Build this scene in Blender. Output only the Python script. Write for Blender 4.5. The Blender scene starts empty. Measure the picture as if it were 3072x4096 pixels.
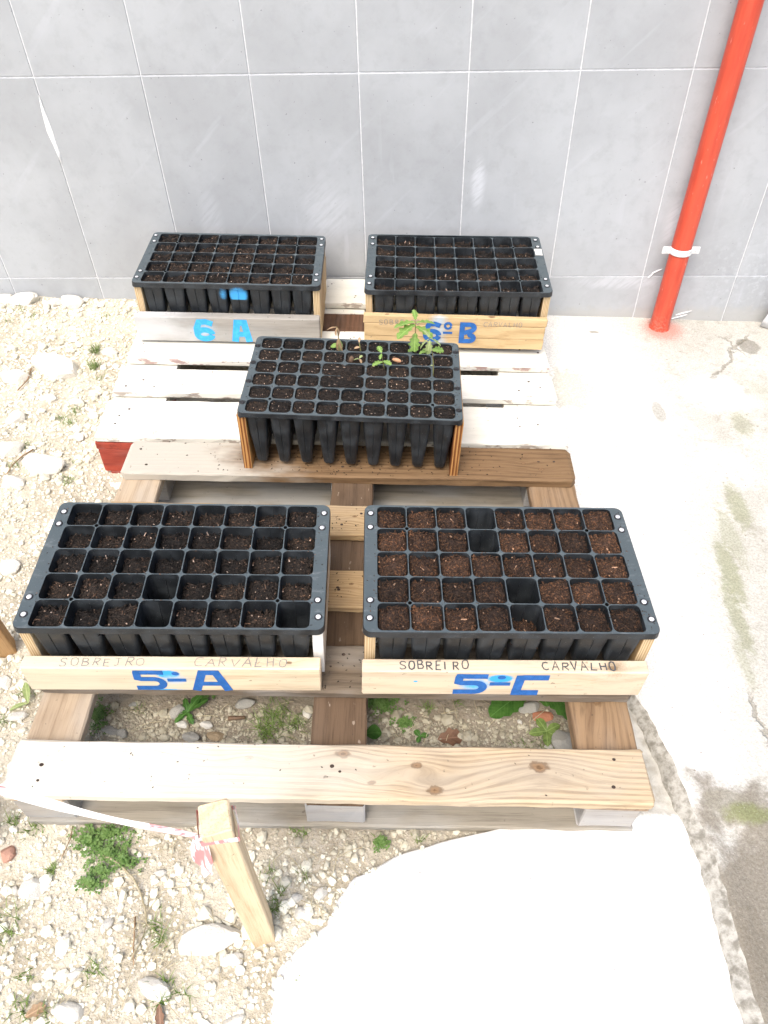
import bpy, bmesh, math, random
from mathutils import Vector, Matrix, noise, Euler
R = random.Random(7)
SC = bpy.context.scene
COL = SC.collection

# ------------------------------------------------------------------ camera
YAW, PITCH, ROLL = 0.0510965, -0.7931589, 0.0280721
CAM = Vector((1.0522060, -2.2719942, 1.2072179))
FPX = 2983.51
M3 = Matrix.Rotation(YAW, 3, 'Z') @ Matrix.Rotation(PITCH, 3, 'X') @ Matrix.Rotation(ROLL, 3, 'Y')
right, fwd, up = M3.col[0], M3.col[1], M3.col[2]
cd = bpy.data.cameras.new('camera'); cam = bpy.data.objects.new('camera', cd); COL.objects.link(cam)
cd.sensor_fit = 'VERTICAL'; cd.sensor_height = 36.0; cd.sensor_width = 27.0
cd.lens = FPX / 4096 * 36.0; cd.clip_start = 0.02; cd.clip_end = 500
cam.matrix_world = Matrix(((right.x, up.x, -fwd.x, CAM.x), (right.y, up.y, -fwd.y, CAM.y), (right.z, up.z, -fwd.z, CAM.z), (0, 0, 0, 1)))
SC.camera = cam

# ------------------------------------------------------------------ light
SUN_EL, SUN_AZ = math.radians(58), math.radians(200)     # azimuth from +Y, clockwise
world = bpy.data.worlds.new('World'); SC.world = world; world.use_nodes = True
wn = world.node_tree; wn.nodes.clear()
wo = wn.nodes.new('ShaderNodeOutputWorld'); wb = wn.nodes.new('ShaderNodeBackground'); sk = wn.nodes.new('ShaderNodeTexSky')
sk.sky_type = 'NISHITA'; sk.sun_disc = False; sk.sun_elevation = SUN_EL; sk.sun_rotation = SUN_AZ
sk.air_density = 1.0; sk.dust_density = 4.0; sk.ozone_density = 1.0
wb.inputs['Strength'].default_value = 0.15
wn.links.new(sk.outputs[0], wb.inputs[0]); wn.links.new(wb.outputs[0], wo.inputs[0])
sl = bpy.data.lights.new('sun', 'SUN'); sl.energy = 1.5; sl.angle = math.radians(36); sl.color = (1.0, 0.97, 0.92)
sun = bpy.data.objects.new('sun', sl); COL.objects.link(sun)
sd = Vector((math.sin(SUN_AZ) * math.cos(SUN_EL), math.cos(SUN_AZ) * math.cos(SUN_EL), math.sin(SUN_EL)))
sun.rotation_euler = sd.to_track_quat('Z', 'Y').to_euler()
vs = SC.view_settings
vs.view_transform = 'Standard'; vs.look = 'None'; vs.exposure = 0.98; vs.gamma = 1.0; vs.use_curve_mapping = False
SC.cycles.max_bounces = 5; SC.cycles.diffuse_bounces = 3; SC.cycles.glossy_bounces = 2; SC.cycles.use_adaptive_sampling = True; SC.cycles.adaptive_threshold = 0.03; SC.cycles.use_denoising = True

# ------------------------------------------------------------------ measured rays (positions on the tilted ground)
S = 3072 / 1659.0
TILT = 0.038
def zg(x, y=0.0): return -0.13 - TILT * (x - 0.9)
def ray(u, v): return M3 @ Vector(((u * S - 1536) / FPX, 1, -(v * S - 2048) / FPX))
def on_g(u, v, h=0.0):                      # point h above the sloping ground
    d = ray(u, v); n = Vector((TILT, 0, 1)); t = (-0.13 + TILT * 0.9 + h - n.dot(CAM)) / n.dot(d); return CAM + d * t
def on_y(u, v, y):
    d = ray(u, v); return CAM + d * ((y - CAM.y) / d.y)

# ------------------------------------------------------------------ node helpers
class G:
    def __init__(s, name, rough=0.8, spec=0.3):
        s.m = bpy.data.materials.new(name); s.m.use_nodes = True; s.t = s.m.node_tree; s.t.nodes.clear()
        s.out = s.n('ShaderNodeOutputMaterial'); s.b = s.n('ShaderNodeBsdfPrincipled')
        s.l(s.b.outputs[0], s.out.inputs[0]); s.b.inputs['Roughness'].default_value = rough
        s.b.inputs['Specular IOR Level'].default_value = spec
        s.tc = s.n('ShaderNodeTexCoord'); s.obj = s.tc.outputs['Object']
    def n(s, t): return s.t.nodes.new(t)
    def l(s, a, b): s.t.links.new(a, b)
    def put(s, sock, v):
        if isinstance(v, (int, float)): sock.default_value = v
        elif isinstance(v, (tuple, list)): sock.default_value = (*v, 1) if len(v) == 3 and sock.type == 'RGBA' else v
        else: s.l(v, sock)
    def math(s, op, a, b=0.0, clamp=False):
        n = s.n('ShaderNodeMath'); n.operation = op; n.use_clamp = clamp; s.put(n.inputs[0], a); s.put(n.inputs[1], b); return n.outputs[0]
    def vec(s, op, a, b=None):
        n = s.n('ShaderNodeVectorMath'); n.operation = op; s.put(n.inputs[0], a)
        if b is not None: s.put(n.inputs[1], b)
        return n.outputs['Value'] if op in ('LENGTH', 'DOT_PRODUCT', 'DISTANCE') else n.outputs[0]
    def scale(s, v, sc): return s.vec('MULTIPLY', v, sc)
    def rand_off(s, v, amt=(7.3, 3.1, 5.7)):
        oi = s.n('ShaderNodeObjectInfo'); c = s.n('ShaderNodeCombineXYZ')
        for i in range(3): s.put(c.inputs[i], s.math('MULTIPLY', oi.outputs['Random'], amt[i] * 10))
        return s.vec('ADD', v, c.outputs[0])
    def noise(s, v, sc, detail=3.0, rough=0.55, dist=0.0, col=False):
        n = s.n('ShaderNodeTexNoise'); s.put(n.inputs['Vector'], v); n.inputs['Scale'].default_value = sc
        n.inputs['Detail'].default_value = detail; n.inputs['Roughness'].default_value = rough; n.inputs['Distortion'].default_value = dist
        return n.outputs['Color' if col else 'Fac']
    def rng(s, v, a, b, c=0.0, d=1.0, smooth=True):
        n = s.n('ShaderNodeMapRange'); n.interpolation_type = 'SMOOTHSTEP' if smooth else 'LINEAR'
        s.put(n.inputs[0], v)
        for i, q in enumerate((a, b, c, d)): s.put(n.inputs[i + 1], q)
        return n.outputs[0]
    def mix(s, f, a, b, mode='MIX'):
        n = s.n('ShaderNodeMix'); n.data_type = 'RGBA'; n.blend_type = mode; n.clamp_factor = True
        s.put(n.inputs[0], f); s.put(n.inputs[6], a); s.put(n.inputs[7], b); return n.outputs[2]
    def sep(s, v):
        n = s.n('ShaderNodeSeparateXYZ'); s.put(n.inputs[0], v); return n.outputs
    def blob(s, v, c, r, soft=1.0):
        d = s.vec('LENGTH', s.scale(s.vec('SUBTRACT', v, c), tuple(0.0 if q == 0 else 1.0 / q for q in r)))
        return s.rng(d, 1.0, 1.0 - soft, 0.0, 1.0)
    def col(s, c): s.put(s.b.inputs['Base Color'], c)
    def rough(s, v): s.put(s.b.inputs['Roughness'], v)
    def bump(s, h, st=0.3, dist=0.002):
        n = s.n('ShaderNodeBump'); n.inputs['Strength'].default_value = st; n.inputs['Distance'].default_value = dist
        s.put(n.inputs['Height'], h); s.l(n.outputs[0], s.b.inputs['Normal'])

# ------------------------------------------------------------------ mesh helpers
def obj(name, verts, faces, mats, parent=None, mi=None, smooth=False):
    me = bpy.data.meshes.new(name); me.from_pydata([tuple(v) for v in verts], [], faces)
    for m in (mats if isinstance(mats, (list, tuple)) else [mats]): me.materials.append(m)
    if mi: me.polygons.foreach_set('material_index', mi)
    if smooth: me.polygons.foreach_set('use_smooth', [True] * len(me.polygons))
    me.update(); o = bpy.data.objects.new(name, me); COL.objects.link(o)
    if parent: o.parent = parent
    return o
def inst(name, me, parent, loc, rot=(0, 0, 0), sc=(1, 1, 1)):
    o = bpy.data.objects.new(name, me); COL.objects.link(o); o.parent = parent; o.location = loc; o.rotation_euler = rot; o.scale = sc; return o
def empty(name, loc, rot=(0, 0, 0)):
    o = bpy.data.objects.new(name, None); COL.objects.link(o); o.location = loc; o.rotation_euler = rot; o.empty_display_size = 0.05; return o
def tag(o, label=None, cat=None, group=None, kind=None):
    for k, v in (('label', label), ('category', cat), ('group', group), ('kind', kind)):
        if v: o[k] = v
    return o
def nz(x, y, z=0.0, sc=1.0): return noise.noise(Vector((x * sc, y * sc, z * sc)))

def board_data(L, W, T, ch=0.003, segs=14, jit=0.0008, seed=0, clip=0.0, warp=0.0):
    """worn plank: octagonal section swept along X, edges uneven, optional clipped end corners"""
    r = random.Random(seed); V = []; F = []
    sec = [(-W/2+ch, -T/2), (W/2-ch, -T/2), (W/2, -T/2+ch), (W/2, T/2-ch), (W/2-ch, T/2), (-W/2+ch, T/2), (-W/2, T/2-ch), (-W/2, -T/2+ch)]
    xs = [-L/2] + ([-L/2 + clip] if clip else [-L/2 + ch]) + [-L/2 + L * i / segs for i in range(1, segs)] + ([L/2 - clip] if clip else [L/2 - ch]) + [L/2]
    for i, x in enumerate(xs):
        end = i in (0, len(xs) - 1)
        sy = (W - 2 * clip) / W if (end and clip) else ((W - 2 * ch) / W if end else 1)
        sz = (T - 2 * ch) / T if end else 1
        bow = warp * math.sin(math.pi * (x / L + 0.5))
        for y, z in sec:
            V.append((x + r.uniform(-jit, jit) * (2 if end else 0), y * sy + r.uniform(-jit, jit), z * sz + r.uniform(-jit, jit) * .6 + bow))
    for i in range(len(xs) - 1):
        for k in range(8):
            a = i * 8 + k; b = i * 8 + (k + 1) % 8; F.append((a, b, b + 8, a + 8))
    F.append(tuple(range(7, -1, -1))); n = (len(xs) - 1) * 8; F.append(tuple(range(n, n + 8)))
    F = [tuple(reversed(f)) for f in F]
    return V, F
def board(name, L, W, T, mat, parent, loc, rot=(0, 0, 0), **k):
    k.setdefault('seed', R.randrange(10**6)); V, F = board_data(L, W, T, **k)
    o = obj(name, V, F, mat, parent); o.location = loc; o.rotation_euler = rot; return o

# ------------------------------------------------------------------ materials
def wood(name, light, mid, dark, ring=26, fine=1.0, grey=(0.42, 0.40, 0.36), greyamt=0.35, stain=0.35, knots=(), rough=0.75, pale_end=None, speck=0.0, extra=None, k=.82):
    ring *= 2.4; light, mid, dark = [(a * 1.04, b * .985, c_ * .92) for a, b, c_ in (light, mid, dark)]
    light, mid, dark, grey = [tuple(q * k for q in t_) for t_ in (light, mid, dark, grey)]
    g = G(name, rough, 0.25); o = g.obj; v = g.rand_off(o)
    y_def = None
    for kx, ky, kr in knots:                                       # growth rings bend round the knots
        d = g.vec('LENGTH', g.scale(g.vec('SUBTRACT', o, (kx, ky, 0)), (0.35 / kr, 1 / kr, 0)))
        f = g.math('MULTIPLY', g.math('POWER', 2.718, g.math('MULTIPLY', g.math('MULTIPLY', d, d), -0.35)), kr * (1.3 if ky <= 0 else -1.3))
        y_def = f if y_def is None else g.math('ADD', y_def, f)
    vv = v
    if y_def is not None:
        c = g.n('ShaderNodeCombineXYZ'); g.l(y_def, c.inputs[1]); vv = g.vec('ADD', v, c.outputs[0])
    low = g.noise(g.scale(vv, (1.3, 6, 6)), 1.6, 2, .5)
    yv = g.sep(vv)
    ph = g.math('ADD', g.math('MULTIPLY', yv[1], ring * 6.28), g.math('MULTIPLY', low, 16.0))
    ph = g.math('ADD', ph, g.math('MULTIPLY', yv[2], ring * 3))
    rings = g.rng(g.math('SINE', ph), -1, 1, 0, 1)
    rings = g.math('POWER', rings, 2.5)
    fin = g.noise(g.scale(vv, (5, 150, 150)), 2.0 * fine, 4, .7)
    blot = g.noise(g.scale(v, (1.0, 2.2, 2.2)), 5.0, 4, .6)
    rings = g.math('MULTIPLY', rings, g.rng(fin, .25, .6, .35, 1.0))
    c = g.mix(g.math('MULTIPLY', rings, g.rng(g.noise(g.scale(v, (2, 5, 5)), 4, 3, .6), .3, .65, .2, .7)), light, tuple(q * .8 for q in mid))
    c = g.mix(g.rng(fin, .48, .75, 0, .55), c, dark)
    if stain: c = g.mix(g.rng(blot, .5, .72, 0, stain), c, dark)
    if greyamt: c = g.mix(g.rng(g.noise(g.scale(v, (1, 3, 3)), 3.3, 3, .6), .42, .66, 0, greyamt), c, grey)
    for kx, ky, kr in knots:
        d = g.vec('LENGTH', g.scale(g.vec('SUBTRACT', o, (kx, ky, 0)), (0.62 / kr, 1.1 / kr, 0)))
        d = g.math('ADD', g.math('MULTIPLY', d, 1.35), g.math('ADD', g.math('MULTIPLY', g.math('SUBTRACT', fin, .5), .7), g.math('MULTIPLY', g.math('SUBTRACT', g.noise(o, 70, 3, .6), .5), 1.1)))
        c = g.mix(g.rng(d, .95, .6, 0, .7), c, (0.12, 0.065, 0.03))
        c = g.mix(g.rng(d, .6, .3, 0, .75), c, (0.27, 0.16, 0.08)); c = g.mix(g.rng(d, .25, .1, 0, .7), c, (0.09, 0.05, 0.025))
    if pale_end:                                                     # paler tone towards one end of the board
        ax, a, b, colb, amt = pale_end
        w = g.math('ADD', g.sep(o)[ax], g.math('MULTIPLY', g.math('SUBTRACT', blot, .5), .5))
        c = g.mix(g.rng(w, a, b, 0, amt), c, colb)
    if speck: c = g.mix(g.rng(g.noise(g.scale(v, (14, 30, 30)), 3, 2, .5), .68, .74, 0, speck), c, (.55, .46, .36))
    c = g.mix(g.rng(g.noise(v, 90, 2, .5), .70, .78, 0, .5), c, (0.05, 0.04, 0.03))
    if extra: c = extra(g, c)
    g.col(c)
    g.bump(g.math('ADD', g.math('MULTIPLY', fin, .8), g.math('MULTIPLY', rings, .35)), .45, .0016)
    return g.m

def spray(cells):
    """blue overspray around stencilled figures; cells = (centre, radius, colour, strength)"""
    def f(g, c):
        n = g.noise(g.obj, 420, 2, .6)
        for ce, ra, co, st in cells:
            b = g.blob(g.obj, ce, ra, 1.0)
            b = g.math('MULTIPLY', g.math('POWER', b, 1.2), st * 1.5)
            b = g.rng(g.math('ADD', b, g.math('MULTIPLY', g.math('SUBTRACT', n, .5), .55)), .12, .9, 0, 1.0)
            c = g.mix(b, c, co)
        return c
    return f

BLUE = (0.022, 0.115, 0.36); CYAN = (0.05, 0.36, 0.72)
PALE = ((.56, .45, .30), (.42, .31, .185), (.30, .20, .11))
def paint_mat(name, co, wear=0.35):
    g = G(name, .6, .3); n = g.noise(g.obj, 300, 3, .7); n2 = g.noise(g.obj, 60, 3, .6)
    g.col(g.mix(g.rng(n2, .4, .7, 0, .35), co, tuple(min(1, q * 1.7 + .02) for q in co)))
    tr = g.n('ShaderNodeBsdfTransparent'); mx = g.n('ShaderNodeMixShader')
    g.l(g.rng(n, .60, .70, 0, wear), mx.inputs[0]); g.l(g.b.outputs[0], mx.inputs[1]); g.l(tr.outputs[0], mx.inputs[2]); g.l(mx.outputs[0], g.out.inputs[0])
    return g.m
M_BLUE = paint_mat('blue_stencil_paint', BLUE, .55); M_CYAN = paint_mat('light_blue_stencil_paint', (0.04, 0.33, 0.70), .25)
M_PEN = paint_mat('grey_marker', (.07, .07, .075), .6); M_PENW = paint_mat('faded_pencil', (.22, .21, .20), .8)

def white_paint(name, chip=(.16, .085, .055), amt=0.6):
    g = G(name, .6, .35); v = g.rand_off(g.obj)
    n = g.noise(g.scale(v, (1, 4, 4)), 6, 4, .6); fine = g.noise(g.scale(v, (6, 60, 60)), 3, 4, .65)
    c = g.mix(g.rng(n, .42, .72, 0, .5), (.72, .70, .62), (.56, .55, .47))
    c = g.mix(g.rng(fine, .56, .72, 0, .35), c, (.42, .40, .34))
    nt = g.n('ShaderNodeNewGeometry'); ny = g.sep(g.vec('MULTIPLY', nt.outputs['Normal'], (1, -1, 1)))
    face = g.rng(ny[1], .55, .9, 0, 1)                               # knocked front edges
    ch = g.rng(g.math('ADD', g.noise(g.scale(v, (1, 2.2, 2.2)), 16, 4, .65), g.math('MULTIPLY', face, .15)), .68, .74, 0, amt)
    c = g.mix(ch, c, chip)
    c = g.mix(g.rng(g.noise(v, 70, 2, .5), .71, .76, 0, .8), c, (.10, .07, .05))
    g.col(c); g.bump(g.math('ADD', fine, g.math('MULTIPLY', ch, -.8)), .4, .0015); return g.m

def tray_plastic(name, blue=None):
    g = G(name, .42, .45); n = g.noise(g.obj, 26, 4, .6); d = g.noise(g.obj, 620, 2, .5)
    c = g.mix(g.rng(n, .4, .7), (.013, .015, .017), (.030, .035, .039))
    nt = g.n('ShaderNodeNewGeometry'); upf = g.rng(g.sep(nt.outputs['Normal'])[2], .8, .98)
    c = g.mix(g.math('MULTIPLY', upf, .8), c, (.074, .096, .105))                      # dusty sheet
    sc_ = g.noise(g.scale(g.rand_off(g.obj), (1, 2.5, 1)), 34, 5, .7); c = g.mix(g.math('MULTIPLY', upf, g.rng(sc_, .54, .72, 0, .55)), c, (.17, .19, .195))      # dried splashes and scuffs
    if blue:
        n3 = g.noise(g.obj, 420, 2, .6)
        for ce, ra, st in blue:
            b = g.rng(g.math('ADD', g.math('MULTIPLY', g.blob(g.obj, ce, ra, .9), st), g.math('MULTIPLY', g.math('SUBTRACT', n3, .5), .7)), .2, .9)
            b = g.math('MULTIPLY', b, g.rng(g.sep(g.obj)[2], -.053, -.050)); c = g.mix(b, c, CYAN)
    c = g.mix(g.rng(d, .70, .745, 0, .75), c, (.28, .27, .25))
    g.col(c); g.rough(g.rng(n, .35, .7, .30, .62)); g.bump(g.noise(g.obj, 260, 3, .6), .12, .001); return g.m
M_TRAY = tray_plastic('black_tray_plastic')
M_TRAYB = tray_plastic('black_tray_plastic_sprayed', [((.030, -.152, -.038), (.040, .06, .042), 1.5), ((-.012, -.152, -.035), (.022, .06, .04), .62)])

def soil_mat(name, a, b, rough=.9):
    g = G(name, rough, .2); v = g.rand_off(g.obj); n = g.noise(v, 320, 4, .7); n2 = g.noise(v, 60, 3, .6)
    c = g.mix(g.rng(n, .35, .7), a, b); c = g.mix(g.rng(n2, .5, .7, 0, .6), c, tuple(q * .5 for q in a)); oi = g.n('ShaderNodeObjectInfo'); c = g.mix(1.0, c, g.mix(oi.outputs['Random'], (.6, .62, .66), (1.45, 1.3, 1.2)), 'MULTIPLY'); g.col(c); g.bump(n, .9, .003); return g.m
SOIL_D = [soil_mat('dark_peat', (.009, .008, .007), (.038, .031, .026)), soil_mat('bark_dark', (.018, .014, .012), (.06, .046, .036)), soil_mat('bark_brown', (.08, .05, .034), (.20, .13, .09)), soil_mat('grit', (.42, .30, .22), (.6, .5, .42), .6)]
SOIL_B = [soil_mat('brown_peat', (.020, .013, .010), (.080, .050, .035)), soil_mat('bark_dark_b', (.026, .017, .012), (.075, .046, .03)), soil_mat('bark_rust', (.085, .043, .023), (.19, .10, .055)), soil_mat('grit_b', (.36, .20, .11), (.5, .36, .26), .6)]

def simple(name, a, b=None, sc=40, rough=.8, spec=.3, bump=.3, metal=0.0, island=False):
    g = G(name, rough, spec); g.b.inputs['Metallic'].default_value = metal
    n = g.noise(g.rand_off(g.obj), sc, 4, .6); b = b or tuple(q * .7 for q in a)
    c = g.mix(g.rng(n, .35, .68), a, b)
    if island:
        ni = g.n('ShaderNodeNewGeometry'); k = ni.outputs['Random Per Island']
        c = g.mix(1.0, c, g.mix(k, (.64, .62, .57), (1.14, 1.13, 1.09)), 'MULTIPLY')
    if island:
        under_shade = g.blob(g.obj, (.95, -1.45, 0), (.75, .42, 0), .35); c = g.mix(g.math('MULTIPLY', under_shade, .9), c, g.mix(1.0, c, (.46, .43, .38), 'MULTIPLY'))  # gravel under the front pallet darkened, its shade painted into the colour
    g.col(c); g.bump(n, bump, .003); return g.m
M_SCREW = simple('zinc_screw', (.78, .79, .80), (.55, .56, .58), 200, .35, .6, .1, .4)
M_SCREWD = simple('dark_screw', (.05, .05, .055), (.02, .02, .02), 200, .35, .6, .1, .6)
M_HOLE = simple('black_void', (.004, .004, .004), rough=1, spec=0)

# ------------------------------------------------------------------ ground
gg = G('pale_gravel_ground', .95, .15); n1 = gg.noise(gg.obj, 9, 5, .6); n2 = gg.noise(gg.obj, 130, 4, .65); n3 = gg.noise(gg.obj, 34, 4, .6)
c = gg.mix(gg.rng(n1, .38, .66), (.56, .505, .395), (.39, .34, .25)); c = gg.mix(gg.rng(n2, .45, .72), c, (.62, .57, .48))
c = gg.mix(gg.rng(n3, .60, .78, 0, .5), c, (.27, .215, .15))
soil_shade = gg.blob(gg.obj, (.95, -1.45, 0), (.75, .42, 0), .45)          # brown soil beneath the pallet, with the shade there put into its colour
c = gg.mix(gg.math('MULTIPLY', soil_shade, .7), c, (.17, .135, .095))
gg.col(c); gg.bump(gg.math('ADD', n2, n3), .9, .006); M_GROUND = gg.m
def height(x, y):
    h = zg(max(-3, min(4, x)))
    h += 0.010 * nz(x, y, 1, 3.2) + 0.006 * nz(x, y, 2, 11) + 0.003 * nz(x, y, 3, 30)
    if x < .5: h += 0.018 * max(0, min(1, (y + .35) / .35))
    return h
xs = [-40, -15, -6, -3, -1.8] + [-1.2 + i * .02 for i in range(151)] + [2.2, 3, 6, 15, 40]
ys = [-40, -15, -6, -3.4] + [-2.8 + i * .02 for i in range(141)] + [.3, 2, 6, 15, 40]
V = [(x, y, height(x, y) - (0.03 if x > 1.62 else 0)) for y in ys for x in xs]
nx = len(xs); F = [(j*nx+i, j*nx+i+1, (j+1)*nx+i+1, (j+1)*nx+i) for j in range(len(ys)-1) for i in range(nx-1)]
tag(obj('ground', V, F, M_GROUND, smooth=True), kind='structure')

# concrete apron on the right (older, stained, slightly above the gravel) ------------------------------------------------
ga = G('stained_concrete', .85, .25); o = ga.obj
a1 = ga.noise(o, 5, 6, .62); a2 = ga.noise(o, 60, 5, .65); a3 = ga.noise(o, 2.2, 4, .6); a4 = ga.noise(o, 300, 3, .6)
c = ga.mix(ga.rng(a1, .35, .65), (.56, .545, .495), (.45, .435, .385))
c = ga.mix(ga.rng(a2, .45, .75, 0, .5), c, (.37, .35, .30))
X = ga.sep(o)
def stain(c, ce, ra, co, st, sharp=.5, nz_=a1):
    b = ga.blob(o, ce, ra, 1.0); b = ga.rng(ga.math('ADD', b, ga.math('MULTIPLY', ga.math('SUBTRACT', nz_, .5), 1.7)), .5 - sharp * .4, .5 + sharp * .4, 0, st)
    return ga.mix(b, c, co)
PALE_TONE = (.70, .69, .65)                                              # paler concrete patches, mostly along the left side
for ce, ra, st in (((1.50, -.55, 0), (.44, 1.1, 0), 1.0), ((1.52, -1.3, 0), (.30, .60, 0), 1.0), ((1.56, -1.58, 0), (.16, .18, 0), .9), ((1.98, -.42, 0), (.16, .13, 0), .8), ((1.9, -.75, 0), (.12, .12, 0), .5), ((2.02, -.98, 0), (.12, .12, 0), .6), ((1.86, -1.5, 0), (.12, .14, 0), .6)):
    c = stain(c, ce, tuple(q * 1.25 for q in ra), PALE_TONE, st, .85, ga.math('ADD', ga.math('MULTIPLY', a1, .6), ga.math('MULTIPLY', a2, .4)))
c = stain(c, (1.53, -.42, 0), (.14, .2, 0), (.40, .385, .30), .5, .5, a2)
c = stain(c, (1.72, -2.08, 0), (.60, .84, 0), (.21, .185, .145), .92, .3)
c = stain(c, (1.60, -1.93, 0), (.06, .12, 0), (.20, .175, .135), .6, .5, a2)
c = stain(c, (1.62, -1.69, 0), (.07, .05, 0), (.27, .25, .20), .7, .5)
for ce, ra, st in (((2.0, -.56, 0), (.06, .12, 0), .5), ((1.885, -.9, 0), (.05, .16, 0), .7), ((1.835, -1.0, 0), (.045, .2, 0), .5), ((1.80, -1.12, 0), (.042, .2, 0), .75), ((1.775, -1.26, 0), (.036, .2, 0), .7), ((1.655, -1.708, 0), (.085, .035, 0), 1.0), ((1.75, -1.38, 0), (.025, .14, 0), .45), ((2.08, -.4, 0), (.1, .1, 0), .25)):
    c = stain(c, ce, ra, (.20, .215, .095), st * .8, .8, ga.math('ADD', ga.math('MULTIPLY', a1, .35), ga.math('MULTIPLY', a2, .65)))
c = stain(c, (2.14, -.16, 0), (.07, .09, 0), (.20, .185, .15), .7, .25)
c = stain(c, (1.77, -.52, 0), (.035, .09, 0), (.30, .29, .25), .6, .3)
c = stain(c, (1.65, -.10, 0), (.04, .018, 0), (.30, .29, .24), .8, .25)
pk = ga.blob(o, (1.885, -.065, 0), (.125, .13, 0), 1.0)              # red overspray from painting the pipe
pk = ga.rng(ga.math('ADD', ga.math('MULTIPLY', pk, 1.2), ga.math('MULTIPLY', ga.math('SUBTRACT', ga.noise(o, 240, 3, .6), .5), .9)),   .2, 1.0, 0, .85)
c = ga.mix(pk, c, (.56, .24, .19))
wob = ga.math('ADD', ga.math('MULTIPLY', ga.math('SUBTRACT', ga.noise(o, 11, 4, .6), .5), .11), ga.math('MULTIPLY', ga.math('SUBTRACT', ga.noise(o, 70, 2, .6), .5), .02))
def crack(x0, k, y0, y1, w):
    xx = ga.math('ADD', X[0], ga.math('MULTIPLY', X[1], -k)); dd = ga.math('ABSOLUTE', ga.math('SUBTRACT', ga.math('ADD', xx, wob), x0 - k * 0))
    m = ga.rng(dd, w, w * .3, 0, 1); m = ga.math('MULTIPLY', m, ga.rng(X[1], y0, y0 + .05)); return ga.math('MULTIPLY', m, ga.rng(X[1], y1, y1 - .05))
cr = crack(2.12, .25, -1.66, -1.43, .0075)
cr = ga.math('MAXIMUM', cr, crack(2.20, .62, -.36, -.06, .010))
cr = ga.math('MAXIMUM', cr, crack(2.02, -.5, -.22, -.08, .006))
c = ga.mix(ga.math('MULTIPLY', cr, .55), c, (.19, .17, .12))
spk = ga.rng(ga.noise(o, 120, 2, .5), .70, .76, 0, .8); c = ga.mix(spk, c, (.20, .17, .13))
c = ga.mix(ga.rng(a4, .62, .74, 0, .4), c, (.55, .53, .48))
gr = ga.noise(o, 210, 3, .75); c = ga.mix(1.0, c, ga.mix(ga.rng(gr, .3, .7), (.78, .77, .75), (1.12, 1.12, 1.12)), 'MULTIPLY'); c = ga.mix(ga.math('MULTIPLY', ga.rng(ga.noise(o, 24, 5, .7), .5, .72, 0, .5), ga.rng(X[0], 1.62, 1.95)), c, (.28, .26, .21)); ga.col(c); ga.bump(ga.math('ADD', ga.math('ADD', a2, ga.math('MULTIPLY', a4, .5)), ga.math('MULTIPLY', cr, -2.5)), .6, .004); M_APRON = ga.m
EDGE = [(-4.0, 1.60), (-2.4, 1.582), (-2.015, 1.575), (-1.966, 1.574), (-1.873, 1.572), (-1.786, 1.569), (-1.73, 1.563), (-1.698, 1.555), (-1.646, 1.545), (-1.601, 1.538), (-1.534, 1.523), (-1.494, 1.513), (-1.40, 1.47), (-1.2, 1.40), (-.9, 1.36), (-.4, 1.25), (0.0, 1.10)]
def edge_x(y):
    for (a, xa), (b, xb) in zip(EDGE, EDGE[1:]):
        if a <= y <= b: return xa + (xb - xa) * (y - a) / (b - a)
    return EDGE[0][1]
def apron_z(x, y):
    rise = .030 * max(0, min(1, (-y - 1.2) / .45))
    h = zg(min(x, 3.5)) + .012 + rise + .0035 * nz(x, y, 5, 4) + .0014 * nz(x, y, 6, 18)
    b = max(0, (1.80 - x)) ; 
    if y < -1.712 - .33 * max(0, x - 1.58) + .012 * nz(x, y, 3, 18): h -= .010 * max(0, min(1, (x - edge_x(y) - .02) / .02))      # worn-down patch in front of the mossy lip
    return h
ys = [-4, -3.2, -2.6] + [-2.3 + i * .0165 for i in range(140)] + [0.012]
off = [-.030, -.016, -.004, .003, .012] + [.035 + i * .0165 for i in range(60)] + [1.15, 1.4, 1.9, 2.8, 4.5]
V = []; nx = len(off)
for y in ys:
    e = edge_x(y) + .006 * nz(y, 3, 1, 22) + .003 * nz(y, 8, 1, 60)
    for k, d in enumerate(off):
        x = e + d; z = apron_z(e + max(d, .01), y)
        if k == 0: z = zg(x) - .03
        if k == 1: z -= .018 + .009 * nz(x, y, 4, 45)
        if k == 2: z -= .010 + .006 * nz(x, y, 9, 40)
        if k == 3: z -= .002 + .003 * nz(x, y, 9, 60)
        V.append((x, y, z))
F = [(j*nx+i, j*nx+i+1, (j+1)*nx+i+1, (j+1)*nx+i) for j in range(len(ys)-1) for i in range(nx-1)]
M_EDGE = simple('broken_concrete_edge', (.46, .44, .39), (.22, .205, .17), 70, .95, .15, 1.0)
tag(obj('pavement', V, F, [M_APRON, M_EDGE], smooth=True, mi=[1 if (q % (nx - 1)) < 3 and V[F[q][0]][1] < -1.45 else 0 for q in range(len(F))]), kind='structure')

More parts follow.
